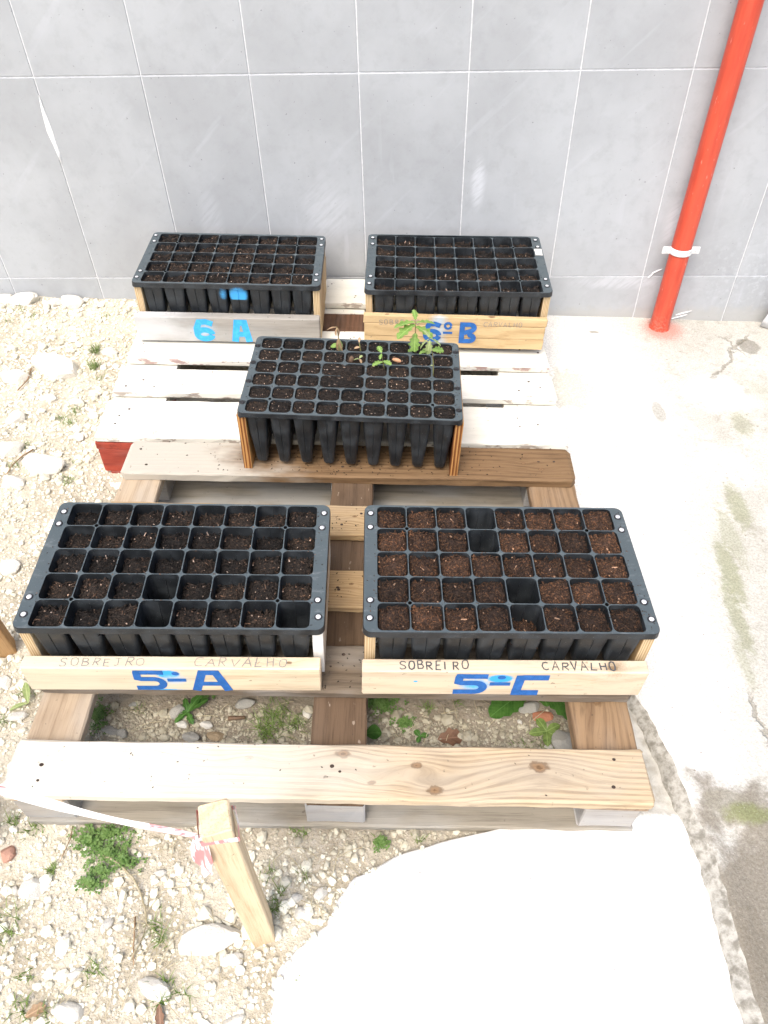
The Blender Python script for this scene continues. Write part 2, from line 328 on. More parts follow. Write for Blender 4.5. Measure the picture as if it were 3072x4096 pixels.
# pale screed slab in the foreground -------------------------------------------------------------------------------------
gs = G('white_screed', .8, .3); s1 = gs.noise(gs.obj, 7, 5, .6); s2 = gs.noise(gs.obj, 140, 4, .6)
c = gs.mix(gs.rng(s1, .35, .7), (.80, .79, .76), (.72, .71, .67)); c = gs.mix(gs.rng(gs.noise(gs.obj, 75, 2, .5), .735, .76, 0, .7), c, (.3, .28, .25))
yy = gs.sep(gs.obj)[1]; old = gs.rng(gs.math('ADD', yy, gs.math('MULTIPLY', gs.math('SUBTRACT', s2, .5), .02)), -1.712, -1.700); c = gs.mix(old, c, gs.mix(gs.rng(gs.noise(gs.obj, 45, 4, .65), .35, .68), (.52, .50, .44), (.36, .335, .28))); gs.col(c); gs.bump(s2, .4, .003); M_SLAB = gs.m
LE = [(-4.2, .80), (-2.6, .82), (-2.25, .835), (-2.12, .842), (-2.04, .846), (-2.0, .838), (-1.959, .858), (-1.93, .886), (-1.904, .913), (-1.87, .932), (-1.832, .962), (-1.81, .998), (-1.792, 1.030), (-1.775, 1.085), (-1.764, 1.12), (-1.75, 1.17), (-1.735, 1.22), (-1.72, 1.30), (-1.712, 1.46), (-1.70, 1.462), (-1.62, 1.455), (-1.54, 1.45), (-1.45, 1.46)]
SR = [(-4.2, 1.60), (-2.4, 1.578), (-1.997, 1.565), (-1.921, 1.558), (-1.846, 1.557), (-1.786, 1.549), (-1.723, 1.54), (-1.681, 1.534), (-1.60, 1.525), (-1.45, 1.49)]
def slab_r(y):
    for (a, xa), (b, xb) in zip(SR, SR[1:]):
        if a <= y <= b: return xa + (xb - xa) * (y - a) / (b - a)
    return SR[-1][1]
def left_x(y):
    for (a, xa), (b, xb) in zip(LE, LE[1:]):
        if a <= y <= b: return xa + (xb - xa) * (y - a) / (b - a)
    return LE[-1][1]
ys = [-4.2, -3.4, -2.8, -2.4] + [-2.25 + i * .0075 for i in range(107)]
fr = [0, .004, .012, .03, .08, .16, .3, .5, .7, .85, .94, 1.0]; V = []; nx = len(fr)
for y in ys:
    a = left_x(y) + .012 * nz(y, 1, 4, 16) + .008 * nz(y, 5, 2, 45) + .005 * nz(y, 7, 2, 110); b = slab_r(y) + .012
    a = min(a, b - .01)
    for k, f in enumerate(fr):
        x = a + (b - a) * f
        z = zg(x) + .013 + .0025 * nz(x, y, 7, 5) + (0.0 if y < -1.70 else -.004)
        z -= (.03, .010, .003, .0)[k] if k < 4 else 0
        V.append((x, y, z))
F = [(j*nx+i, j*nx+i+1, (j+1)*nx+i+1, (j+1)*nx+i) for j in range(len(ys)-1) for i in range(nx-1)]
tag(obj('path', V, F, M_SLAB, smooth=True), kind='structure')

# ------------------------------------------------------------------ tiled wall
gt = G('grey_cement_tile', .5, .35); nt_ = gt.n('ShaderNodeNewGeometry'); P = nt_.outputs['Position']
v = gt.rand_off(P, (3, 1, 2))
t1 = gt.noise(gt.scale(v, (1, 1, 1)), 3.0, 5, .6); t2 = gt.noise(v, 26, 5, .65); t3 = gt.noise(P, 190, 3, .6)
c = gt.mix(gt.rng(t1, .33, .68), (.40, .417, .431), (.335, .348, .359)); c = gt.mix(gt.rng(t2, .45, .75, 0, .4), c, (.29, .30, .308))
c = gt.mix(gt.rng(gt.noise(P, 105, 2, .5), .70, .76, 0, .7), c, (.14, .14, .14))
str_ = gt.noise(gt.scale(gt.vec('ADD', P, (0, 0, 0)), (9, 1, 1.2)), 3, 3, .6); wipe = gt.noise(P, 1.7, 2, .5)
c = gt.mix(gt.math('MULTIPLY', gt.rng(str_, .56, .75), gt.rng(wipe, .5, .65, 0, .30)), c, (.52, .54, .58))
dg = gt.n('ShaderNodeVectorRotate'); dg.rotation_type = 'Y_AXIS'; dg.inputs['Angle'].default_value = .75; gt.l(P, dg.inputs['Vector'])
sw = gt.noise(gt.scale(dg.outputs[0], (1.2, 1, 12)), 2.2, 3, .6); c = gt.mix(gt.rng(sw, .58, .74, 0, .22), c, (.50, .52, .55))
Z = gt.sep(P)
ef = gt.math('MULTIPLY', gt.rng(gt.noise(P, 48, 5, .66), .48, .66, 0, 1), gt.blob(P, (2.22, 0, .0), (.42, 0, .26), 1.0))
c = gt.mix(gt.math('MULTIPLY', ef, .5), c, (.50, .52, .54))
for ce, ra, st in (((1.245, 0, .30), (.028, 0, .10), .55), ((1.865, 0, .17), (.05, 0, .11), .5), ((1.72, 0, -.02), (.2, 0, .035), .35), ((.78, 0, .22), (.10, 0, .14), .25), ((.42, 0, .16), (.05, 0, .2), .2)):
    b = gt.math('MULTIPLY', gt.blob(P, ce, ra, .7), gt.rng(gt.noise(gt.scale(dg.outputs[0], (4, 1, 30)), 3, 3, .6), .35, .6, .2, 1)); c = gt.mix(gt.math('MULTIPLY', b, st), c, (.62, .64, .67))
low = gt.rng(gt.math('ADD', Z[2], gt.math('MULTIPLY', gt.math('SUBTRACT', gt.noise(P, 40, 4, .6), .5), .08)), -.10, -.135, 0, .55)
c = gt.mix(gt.math('MULTIPLY', low, gt.rng(Z[0], 1.2, 1.5)), c, (.40, .39, .36))
gt.col(c); gt.bump(gt.math('ADD', t2, gt.math('MULTIPLY', t3, .5)), .12, .002); gt.rough(gt.rng(t1, .3, .7, .42, .6)); M_TILE = gt.m
M_GROUT = simple('pale_grout', (.66, .67, .68), (.56, .57, .58), 60, .9, .2, .2)
wall = empty('tiled_wall', (.9, .0, -.2)); tag(wall, 'grey wall clad in upright rectangular cement tiles with white joints', 'wall')
def wbox(name, x0, x1, y0, y1, z0, z1, mat, parent, base=(.9, 0, -.2)):
    V = [(x - base[0], y - base[1], z - base[2]) for z in (z0, z1) for y in (y0, y1) for x in (x0, x1)]
    return obj(name, V, [(0, 2, 3, 1), (4, 5, 7, 6), (0, 1, 5, 4), (2, 6, 7, 3), (0, 4, 6, 2), (1, 3, 7, 5)], mat, parent)
wbox('grout_bed', -3.2, 5.0, .0022, .25, -.4, 2.42, M_GROUT, wall)
tile_me = {}
for k in range(-10, 16):
    for j in range(-1, 4):
        z0, z1 = (j * .6 + .0021, j * .6 + .5979) if j >= 0 else (-.38, -.0021)
        key = j < 0
        if key not in tile_me:
            hz = (z1 - z0) / 2; hx = .1480; b = .0008
            V = [(-hx, .0035, -hz), (hx, .0035, -hz), (hx, .0035, hz), (-hx, .0035, hz), (-hx, b, -hz), (hx, b, -hz), (hx, b, hz), (-hx, b, hz), (-hx+b, 0, -hz+b), (hx-b, 0, -hz+b), (hx-b, 0, hz-b), (-hx+b, 0, hz-b)]
            F = [(8, 9, 10, 11)] + [(i + a, (i + 1) % 4 + a, (i + 1) % 4 + a + 4, i + a + 4) for a in (0, 4) for i in range(4)]
            me = bpy.data.meshes.new('tile'); me.from_pydata(V, [], F); me.materials.append(M_TILE); tile_me[key] = me
        inst('tile', tile_me[key], wall, (k * .3 + .15 - .9, R.uniform(-.0004, .0004), (z0 + z1) / 2 + .2))
# dried plaster dribble on a joint
M_PLASTER = simple('dried_plaster', (.80, .80, .79), (.70, .70, .69), 90, .9, .2, .8)
def smear(pts, w, name='plaster_smear'):
    V = []; F = []
    for i, (x, z) in enumerate(pts):
        ww = w[i]; V += [(x - ww + .003 * nz(z, 1, 2, 90) - .9, -.0006, z + .2), (x + .25 * ww - .9, -.0045, z + .2), (x + ww + .003 * nz(z, 4, 2, 90) - .9, -.0006, z + .2)]
        if i: a = (i - 1) * 3; F += [(a, a + 1, a + 4, a + 3), (a + 1, a + 2, a + 5, a + 4)]
    obj(name, V, F, M_PLASTER, wall, smooth=True)
pp = [on_y(u, v_, 0) for u, v_ in ((84, 205), (92, 235), (100, 262), (108, 285), (117, 308), (126, 330), (133, 352))]
smear([(q.x, q.z) for q in pp], [.001, .004, .007, .0085, .0065, .005, .001])
q0 = on_y(1475, 555, 0)
for u, v_, ww in ((1418, 590, .012), (1404, 600, .006), (1466, 688, .02), (1475, 680, .02)):
    q = on_y(u, v_, 0); smear([(q.x + ww * (t - 2) * .6, q.z + .004 * t + .002 * nz(t, u, 1, 2)) for t in range(5)], [.001, ww * .3, ww * .4, ww * .3, .001])

# ------------------------------------------------------------------ red pipe
gp = G('red_pipe_paint', .42, .45); n = gp.noise(gp.scale(gp.obj, (1, 1, .12)), 60, 4, .6); n2 = gp.noise(gp.obj, 130, 3, .6)
c = gp.mix(gp.rng(n, .35, .7), (.58, .080, .040), (.47, .055, .028)); c = gp.mix(gp.rng(gp.noise(gp.scale(gp.obj, (1, 1, .25)), 110, 3, .6), .64, .72, 0, .6), c, (.72, .30, .24))
zz = gp.sep(gp.obj)[2]; c = gp.mix(gp.math('MULTIPLY', gp.rng(zz, .09, .0), gp.rng(n2, .45, .7, 0, .8)), c, (.50, .24, .19))
gp.col(c); gp.bump(n2, .15, .001); M_RED = gp.m
def tube(path, rad, seg=20, cap=True):
    V = []; F = []
    n = len(path)
    for i, p in enumerate(path):
        a = path[max(0, i - 1)]; b = path[min(n - 1, i + 1)]; t = (Vector(b) - Vector(a)).normalized()
        ux = t.cross(Vector((0, 1, .01))); ux = ux.normalized() if ux.length > 1e-4 else Vector((1, 0, 0)); uy = t.cross(ux)
        r = rad[i] if isinstance(rad, (list, tuple)) else rad
        for k in range(seg): V.append(Vector(p) + (ux * math.cos(k * 6.28319 / seg) + uy * math.sin(k * 6.28319 / seg)) * r)
        if i: F += [((i-1)*seg + k, (i-1)*seg + (k+1) % seg, i*seg + (k+1) % seg, i*seg + k) for k in range(seg)]
    if cap: F += [tuple(range(seg - 1, -1, -1)), tuple(range((n-1)*seg, n*seg))]
    return V, F
PX, PY, PR = 1.877, -.052, .030
pipe = empty('drain_pipe', (PX, PY, zg(PX)), (0, .006, 0)); tag(pipe, 'red painted drain pipe running down the tiled wall into the concrete', 'pipe')
V, F = tube([(0, 0, -.02), (0, 0, .002), (0, 0, .5), (0, 0, 1.0), (0, 0, 2.5)], [PR * 1.06, PR * 1.02, PR, PR, PR], 32); obj('pipe_body', V, F, M_RED, pipe, smooth=True)
V, F = tube([(0, 0, .985), (0, 0, .99), (0, 0, 1.05), (0, 0, 1.055)], [PR, PR + .002, PR + .002, PR], 32, False); obj('pipe_joint', V, F, M_RED, pipe, smooth=True)
V = []; F = []; rr = random.Random(3)
for i in range(24):
    a = i * 6.28319 / 24
    for r_, z_ in ((PR * 1.0, .03), (PR * 1.05, .016), (PR * 1.10, .004), (PR * 1.2, -.012)): V.append((math.cos(a) * r_ * (1 + rr.uniform(-.05, .05)), min(math.sin(a) * r_, .05), z_ + .012 + rr.uniform(-.002, .002)))
F = [(i*4+k, ((i+1) % 24)*4+k, ((i+1) % 24)*4+k+1, i*4+k+1) for i in range(24) for k in range(3)]
obj('mortar_collar', V, F, M_RED, pipe, smooth=True)
M_CLAMP = simple('white_clamp', (.74, .74, .72), (.60, .60, .58), 60, .45, .5, .15)
qc = on_y(1468, 549, PY - PR); cz = qc.z - zg(PX)
cl = None
V = []; F = []; prof = [(-.010, .0005), (-.009, .003), (-.004, .0035), (-.002, .002), (.002, .002), (.004, .0035), (.009, .003), (.010, .0005)]
NA = 22
for i in range(NA + 1):
    a = math.pi * (1.0 + i / NA)
    for z_, e in prof: V.append((math.cos(a) * (PR + e + .0012), math.sin(a) * (PR + e + .0012), z_))
F = [(i*8+k, (i+1)*8+k, (i+1)*8+k+1, i*8+k+1) for i in range(NA) for k in range(7)]
cl = obj('pipe_clamp', V, F, M_CLAMP, pipe, smooth=True); cl.location = (0, 0, cz)
for s in (-1, 1):
    V, F = board_data(.026, .022, .004, ch=.0012, segs=3, jit=.0001); t = obj('clamp_tab', V, F, M_CLAMP, cl); t.location = (s * (PR + .014), -.004, 0); t.rotation_euler = (math.pi/2, 0, 0)
    V, F = tube([(0, 0, 0), (0, -.003, 0), (0, -.0045, 0)], [.005, .005, .003], 12); b = obj('clamp_screw', V, F, M_SCREW, cl); b.location = (s * (PR + .015), -.005, 0)

# ------------------------------------------------------------------ pallets
W_FRONT = wood('weathered_front_board', (.58, .47, .32), (.36, .26, .15), (.21, .145, .085), ring=42, greyamt=.4, grey=(.46, .42, .35), stain=.25,
    knots=[(.145, .012, .011), (.175, -.030, .015), (.355, .012, .019), (.07, -.02, .008), (-.14, .02, .008), (.02, .03, .014), (-.36, .03, .022), (-.24, -.02, .006)], pale_end=(0, .22, -.36, (.68, .645, .555), .8))
W_B2 = wood('weathered_grey_brown', (0.164, 0.133, 0.098), (0.109, 0.082, 0.056), (0.047, 0.033, 0.023), k=.92, ring=22, greyamt=.5, grey=(.30, .28, .25))
W_NEW = wood('honey_board', (.50, .37, .21), (.36, .24, .12), (.20, .12, .06), ring=60, greyamt=.15, stain=.2, knots=[(.02, .01, .005), (.05, -.015, .006)])
W_B5 = wood('wet_brown_board', (0.234, 0.152, 0.082), (0.133, 0.078, 0.039), (0.047, 0.027, 0.014), ring=30, greyamt=.0, stain=.4, knots=[(.42, .0, .006), (.46, -.02, .008)], pale_end=(0, -.12, -.32, (.50, .47, .40), .85))
W_CROSS = wood('brown_stringer', (0.132, 0.089, 0.056), (0.096, 0.061, 0.036), (0.040, 0.023, 0.013), k=.92, ring=12, greyamt=.03, stain=.5, speck=.35)
W_CROSSL = wood('pale_stringer', (.52, .43, .32), (.42, .33, .23), (.25, .18, .12), ring=16, greyamt=.4, stain=.35, grey=(.50, .46, .40))
W_CROSSK = wood('knotty_stringer', (0.288, 0.200, 0.120), (0.168, 0.104, 0.060), (0.064, 0.040, 0.026), k=.92, ring=24, greyamt=.2, stain=.3, knots=[(-.235, .0, .020)])
W_BLOCK = wood('grey_block', (.46, .45, .43), (.38, .37, .355), (.22, .21, .20), ring=10, greyamt=.6, grey=(.40, .41, .42), stain=.3)
W_BOT = wood('grey_bottom_board', (.33, .31, .26), (.25, .23, .19), (.12, .105, .08), ring=14, greyamt=.6, grey=(.42, .42, .40), stain=.4)
M_NAIL = simple('rusty_nail', (.09, .06, .045), (.04, .03, .025), 300, .7, .4, .2, .5)
nail_me = None
def nail(parent, x, y, z, sc=1.0):
    global nail_me
    if nail_me is None:
        V, F = tube([(0, 0, -.001), (0, 0, .0006), (0, 0, .0009)], [.0030, .0030, .002], 10); nail_me = obj('nail', V, F, M_NAIL); me = nail_me.data; bpy.data.objects.remove(nail_me); nail_me = me
    return inst('nail', nail_me, parent, (x, y, z), (0, 0, 0), (sc, sc * .8, 1))

FPR = (.01, .036, .022)
fp = empty('wooden_pallet', (.9117, -1.3067, .0124), FPR)
tag(fp, 'bare weathered wooden pallet with widely spaced boards, carrying the two large front planters', 'pallet')
TB = .022
for (y0, y1, m, L, clip, th) in ((-.447, -.350, W_FRONT, 1.078, .004, .024), (-.250, -.147, W_B2, 1.085, .006, TB), (-.056, .040, W_NEW, 1.07, 0, TB), (.138, .230, W_NEW, 1.07, 0, TB), (.322, .438, W_B5, 1.078, .010, .026)):
    b = board('top_board', L, y1 - y0, th, m, fp, (0, (y0 + y1) / 2, -th / 2), clip=clip, jit=.0012, ch=.004, segs=30)
    for sx in (-.49, .01, .485):
        for k in range(2): nail(b, sx + R.uniform(-.03, .03), R.uniform(-.3, .3) * (y1 - y0), th / 2, R.uniform(.8, 1.3))
for (x0, x1, m) in ((-.540, -.444, W_CROSSL), (-.040, .059, W_CROSS), (.429, .540, W_CROSSK)):
    board('cross_board', .876, x1 - x0, .022, m, fp, ((x0 + x1) / 2, -.002, -TB - .0125), (0, 0, math.pi / 2), jit=.0012, ch=.003, segs=24)
for (x0, x1) in ((-.538, -.448), (-.044, .058), (.434, .530)):
    for (y0, y1) in ((-.437, -.350), (-.045, .045), (.352, .434)):
        board('block', x1 - x0, y1 - y0, .075, W_BLOCK, fp, ((x0 + x1) / 2, (y0 + y1) / 2, -.0835), jit=.001, ch=.002, segs=3)
for y0, y1 in ((-.443, -.335), (-.05, .05), (.335, .443)):
    board('bottom_board', 1.07, y1 - y0, .018, W_BOT, fp, (0, (y0 + y1) / 2, -.131), jit=.0015, ch=.003, segs=20)

PW = white_paint('chipped_white_paint'); PW2 = white_paint('chipped_white_paint_worn', (.30, .17, .15), .8)
W_REDB = wood('red_painted_block', (0.375, 0.069, 0.044), (0.275, 0.050, 0.035), (0.163, 0.031, 0.025), k=.92, ring=8, greyamt=.35, grey=(.42, .30, .27), stain=.3)
W_BROWN = wood('bare_brown_stringer', (.15, .085, .055), (.10, .055, .035), (.04, .022, .015), k=.92, ring=30, greyamt=.25, grey=(.30, .25, .22), stain=.5,
    pale_end=None)
wp = empty('painted_pallet', (.8475, -.66, -.002), (.0136, .0417, .028))
tag(wp, 'white painted pallet with chipped edges and a missing board, against the tiled wall', 'pallet')
for (y0, y1, m, th) in ((-.170, -.020, PW, .020), (.016, .122, PW, .020), (.166, .330, PW2, .020), (.486, .637, PW, .020)):
    b = board('top_board', 1.2, y1 - y0, th, m, wp, (R.uniform(-.003, .003), (y0 + y1) / 2, -th / 2), jit=.0013, ch=.003, segs=30)
    for sx in (-.53, 0, .53):
        for k in range(3): nail(b, sx + R.uniform(-.05, .05), R.uniform(-.32, .32) * (y1 - y0), th / 2, R.uniform(.8, 1.3))
for x0, x1 in ((-.602, -.458), (-.072, .070), (.458, .602)):
    mid = x0 < 0 < x1
    for a, b_, m in ((-.168, .352, PW), (.354, .462, W_BROWN), (.464, .636, PW)) if mid else ((-.150, .636, PW),):
        board('cross_board', b_ - a, x1 - x0, .022, m, wp, ((x0 + x1) / 2, (a + b_) / 2, -.0345), (0, 0, math.pi / 2), jit=.0008, ch=.0015, segs=10)
    if not mid: board('cross_board_end', .017, x1 - x0, .022, W_REDB if x0 < 0 else PW, wp, ((x0 + x1) / 2, -.1595, -.0345), (0, 0, math.pi / 2), jit=.0006, ch=.0015, segs=3)
    for y0, y1 in ((-.166, -.03), (.17, .30), (.5, .634)):
        board('block', x1 - x0 - .006, y1 - y0, .078, W_REDB if y0 < 0 else W_BLOCK, wp, ((x0 + x1) / 2, (y0 + y1) / 2, -.085), jit=.001, ch=.002, segs=3)
    board('bottom_board', .8, (x1 - x0) * .8, .02, W_REDB, wp, ((x0 + x1) / 2, .234, -.1345), (0, 0, math.pi / 2), jit=.001, segs=8)

# ------------------------------------------------------------------ seedling trays
def rrect(hx, hy, r, n=4, rib=0.0):
    """rounded rectangle ring, CCW; a thin rib stands in from the middle of each side"""
    pts = []
    for ci, (sx, sy, a0) in enumerate(((1, 1, 0), (-1, 1, 90), (-1, -1, 180), (1, -1, 270))):
        for k in range(n + 1):
            a = math.radians(a0 + 90 * k / n); pts.append((sx * (hx - r) + r * math.cos(a), sy * (hy - r) + r * math.sin(a)))
        nx_, ny_ = ((0, 1), (-1, 0), (0, -1), (1, 0))[ci]; w = .0012
        mx, my = nx_ * hx, ny_ * hy; tx, ty = -ny_, nx_
        for e, i_ in ((-w, 0), (0, rib), (w, 0)): pts.append((mx + tx * e - nx_ * i_, my + ty * e - ny_ * i_))
    return pts
def square_ring(hx, hy, n=4):
    pts = []
    for ci, (sx, sy) in enumerate(((1, 1), (-1, 1), (-1, -1), (1, -1))):
        for k in range(n + 1):
            t = k / n * 2 - 1; q = .28
            if ci % 2 == 0: p = (sx * hx, sy * hy * (1 + min(t, 0) * q)) if t <= 0 else (sx * hx * (1 - t * q), sy * hy)
            else: p = (sx * hx * (1 + min(t, 0) * q), sy * hy) if t <= 0 else (sx * hx, sy * hy * (1 - t * q))
            pts.append(p)
        nx_, ny_ = ((0, 1), (-1, 0), (0, -1), (1, 0))[ci]; tx, ty = -ny_, nx_
        for e in (-.0012, 0, .0012): pts.append((nx_ * hx + tx * e, ny_ * hy + ty * e))
    return pts
def make_tray(parent, W, D, cols, rows, ax, ay, depth, taper, mat, web=.0013, rad=.009, skirt=.011, sag=0.0):
    px, py = 2 * ax / cols, 2 * ay / rows; V = []; F = []
    N = len(rrect(1, 1, .1)); rings = [(0, 1.0, 0.0), (.0010, .991, 0.0), (.35 * depth, 1 - (1 - taper) * .25, .0016), (.86 * depth, taper + .03, .0010), (.96 * depth, taper * .93, .0004), (depth, taper * .74, 0.0)]
    for r in range(rows):
        for c_ in range(cols):
            cx, cy = -ax + px * (c_ + .5), ay - py * (r + .5); base = len(V)
            for (x, y) in square_ring(px / 2, py / 2): V.append((cx + x, cy + y, 0))
            for z, s_, rib in rings:
                for (x, y) in rrect((px / 2 - web) * s_, (py / 2 - web) * s_, rad * s_, rib=rib): V.append((cx + x, cy + y, -z))
            for q in range(len(rings)):
                a = base + q * N; F += [(a + k, a + (k + 1) % N, a + N + (k + 1) % N, a + N + k) for k in range(N)]
            a = base + len(rings) * N; F.append(tuple(a + k for k in range(N)))
    # flange frame with rounded outer corners and a turned-down skirt
    outer = []
    for (sx, sy, a0) in ((1, 1, 0), (-1, 1, 90), (-1, -1, 180), (1, -1, 270)):
        for k in range(6):
            a = math.radians(a0 + 18 * k); outer.append((sx * (W/2 - .014) + .014 * math.cos(a), sy * (D/2 - .014) + .014 * math.sin(a)))
    inner = []
    for (sx, sy) in ((1, 1), (-1, 1), (-1, -1), (1, -1)):
        for k in range(6): inner.append((sx * ax, sy * ay))
    b0 = len(V); n = len(outer)
    for x, y in inner: V.append((x, y, 0))
    for x, y in outer: V.append((x, y, .0004))
    for x, y in outer:
        V.append((x * 1.003, y * 1.004, -.0012))
    for x, y in outer:
        V.append((x * 1.006, y * 1.008, -skirt * (1.25 if abs(x) > ax else 1.0)))
    for q in range(3):
        for k in range(n):
            f = (b0 + q*n + k, b0 + q*n + (k+1) % n, b0 + (q+1)*n + (k+1) % n, b0 + (q+1)*n + k)
            F.append(f)
    if sag: V = [(x, y, z - sag * (1 - (2 * x / W) ** 2)) for x, y, z in V]
    bm = bmesh.new(); vs_ = [bm.verts.new(v_) for v_ in V]
    for f in F:
        try: bm.faces.new([vs_[i] for i in f])
        except ValueError: pass
    bmesh.ops.remove_doubles(bm, verts=bm.verts, dist=.00002)
    bmesh.ops.recalc_face_normals(bm, faces=bm.faces)
    me = bpy.data.meshes.new('tray'); bm.to_mesh(me); bm.free(); me.materials.append(mat)
    o = bpy.data.objects.new('tray', me); COL.objects.link(o); o.parent = parent
    return o, px, py

def make_soil(seed, mats, bits, rust, grit, mound=.003, chip=1.0):
    """a unit plug: grid -0.5..0.5 with crumbs, bark flakes and grit lying on it (built at 5 cm)"""
    r = random.Random(seed); V = []; F = []; MI = []; n = 11; s = .05
    for j in range(n):
        for i in range(n):
            x, y = (i / (n - 1) - .5) * s, (j / (n - 1) - .5) * s; e = max(abs(i / (n-1) - .5), abs(j / (n-1) - .5)) * 2
            V.append((x, y, mound * (1 - e ** 2) + .0035 * nz(x, y, seed, 90) + .002 * nz(x, y, seed + 9, 260) - (.004 if e > .99 else 0)))
    F = [(j*n+i, j*n+i+1, (j+1)*n+i+1, (j+1)*n+i) for j in range(n-1) for i in range(n-1)]; MI = [0] * len(F)
    def flake(L, W_, T, m):
        x, y = r.uniform(-.46, .46) * s, r.uniform(-.46, .46) * s
        rot = Euler((r.gauss(0, .5), r.gauss(0, .35), r.uniform(0, 6.3))).to_matrix(); b = len(V)
        z0 = mound * .6 + .0035 * nz(x, y, seed, 90) + .0012
        for sx, sy, sz in ((-1, -1, -1), (1, -.7, -1), (1, .8, -1), (-1, 1, -1), (-.9, -.8, 1), (.9, -.6, 1), (.8, .7, 1), (-.8, .8, 1)):
            p = rot @ Vector((sx * L / 2, sy * W_ / 2, sz * T / 2)); V.append((max(-.49*s, min(.49*s, x + p.x)), max(-.49*s, min(.49*s, y + p.y)), z0 + p.z))
        for f in ((4, 5, 6, 7), (0, 1, 5, 4), (1, 2, 6, 5), (2, 3, 7, 6), (3, 0, 4, 7)): F.append(tuple(b + q for q in f)); MI.append(m)
    for k in range(bits):
        L = r.choice((.0025, .003, .004, .006)) * r.uniform(.7, 1.3) * chip; flake(L, min(L * .7, r.uniform(.0009, .002) * chip), r.uniform(.0006, .0014), 0 if r.random() < .45 else 1)
    for k in range(int(bits * .085)): flake(r.uniform(.008, .016) * chip, r.uniform(.0015, .004) * chip, .0014, 1)
    for k in range(rust): flake(r.uniform(.0018, .006) * chip, r.uniform(.0008, .0016) * chip, .001, 2)
    for k in range(2): flake(r.uniform(.005, .011) * chip, r.uniform(.0015, .003) * chip, .0012, 2 if r.random() < .7 else 3)
    for k in range(grit): q = r.uniform(.0012, .0028); flake(q, q * .9, q * .8, 3)
    me = bpy.data.meshes.new('soil'); me.from_pydata(V, [], F)
    for m in mats: me.materials.append(m)
    me.polygons.foreach_set('material_index', MI); me.update(); return me
SOILS = {'dark': [make_soil(i, SOIL_D, 150, 16, 2) for i in range(7)], 'brown': [make_soil(20 + i, SOIL_B, 150, 80, 2) for i in range(7)], 'fine': [make_soil(40 + i, SOIL_D, 190, 5, 5, .002, .8) for i in range(8)]}
_s = None
def disc_me(name, r, h, mat, seg=12, dome=.6):
    V, F = tube([(0, 0, -.001), (0, 0, h * .6), (0, 0, h)], [r, r, r * dome], seg); o = obj(name, V, F, mat); me = o.data; bpy.data.objects.remove(o); return me
ME_SCREW = disc_me('screw', .0046, .0022, M_SCREW); ME_SCREWD = disc_me('screw_dark', .005, .0025, M_SCREWD); ME_WASH = disc_me('washer', .0072, .0006, M_SCREWD, 14, .95); ME_HOLE = disc_me('drain_hole', .0034, .0005, M_HOLE, 12, .98)

# lettering ------------------------------------------------------------------------------------------------------------
GL = {'S': [[(.95, .85), (.75, 1), (.3, 1), (.08, .8), (.25, .58), (.75, .45), (.92, .22), (.7, .02), (.25, 0), (.02, .15)]],
      'O': [[(.5, 1), (.12, .85), (.02, .5), (.15, .12), (.5, 0), (.85, .12), (.98, .5), (.85, .88), (.52, .99)]],
      'B': [[(.1, 0), (.12, 1)], [(.1, 1.0), (.7, .97), (.85, .78), (.65, .56), (.2, .52)], [(.2, .5), (.8, .47), (.97, .25), (.75, .03), (.08, 0)]],
      'R': [[(.1, 0), (.12, 1)], [(.12, .98), (.75, .95), (.9, .75), (.7, .52), (.2, .48)], [(.4, .46), (.95, .0)]],
      'E': [[(.9, 1), (.12, .98), (.1, .02), (.92, 0)], [(.15, .5), (.75, .52)]],
      'I': [[(.45, 0), (.48, 1)]], 'J': [[(.05, .98), (.95, 1)], [(.55, .97), (.52, .12), (.2, .0), (.0, .08)]],
      'C': [[(.95, .9), (.6, 1), (.2, .9), (.03, .5), (.2, .1), (.6, 0), (.97, .12)]],
      'A': [[(.0, 0), (.48, 1), (.97, 0)], [(.2, .38), (.8, .36)]], 'V': [[(.02, 1), (.48, 0), (.97, 1)]],
      'L': [[(.12, 1), (.1, .02), (.92, 0)]], 'H': [[(.1, 0), (.12, 1)], [(.88, 0), (.9, 1)], [(.14, .5), (.86, .53)]]}
def ribbon(pts, w, V, F, off, wend=None):
    n = len(pts); b = len(V)
    for i in range(n):
        a = Vector(pts[max(0, i-1)]); c_ = Vector(pts[min(n-1, i+1)]); p = Vector(pts[i])
        d1 = (p - a).normalized() if i else (c_ - p).normalized(); d2 = (c_ - p).normalized() if i < n-1 else d1
        t = (d1 + d2); t = t.normalized() if t.length > 1e-6 else d1; nn = Vector((-t.y, t.x)); k = 1 / max(.5, nn.dot(Vector((-d1.y, d1.x))))
        for s_ in (1, -1): V.append((p.x + nn.x * w/2 * k * s_, p.y + nn.y * w/2 * k * s_, off))
        if i: q = b + 2 * (i-1); F.append((q, q+1, q+3, q+2))
def handwriting(parent, text, x0, x1, y0, h, w, mat, loc, rot, seed, name='lettering'):
    r = random.Random(seed); V = []; F = []; n = len(text); adv = (x1 - x0) / n; k = 0
    for i, ch in enumerate(text):
        sl_ = r.uniform(-.1, .16); sx = adv * r.uniform(.62, .78) * (.35 if ch == 'I' else 1); hh = h * r.uniform(.85, 1.08); dy = r.uniform(-.06, .06) * h
        for st in GL[ch]:
            pts = [(x0 + adv * i + adv * .12 + (px_ + sl_ * py_) * sx + r.uniform(-.02, .02) * sx, y0 + dy + py_ * hh + r.uniform(-.02, .02) * hh) for px_, py_ in st]
            ribbon(pts, w * r.uniform(.8, 1.2), V, F, .0002 + .0001 * (k % 5)); k += 1
    o = obj(name, V, F, mat, parent); o.location = loc; o.rotation_euler = rot; return o
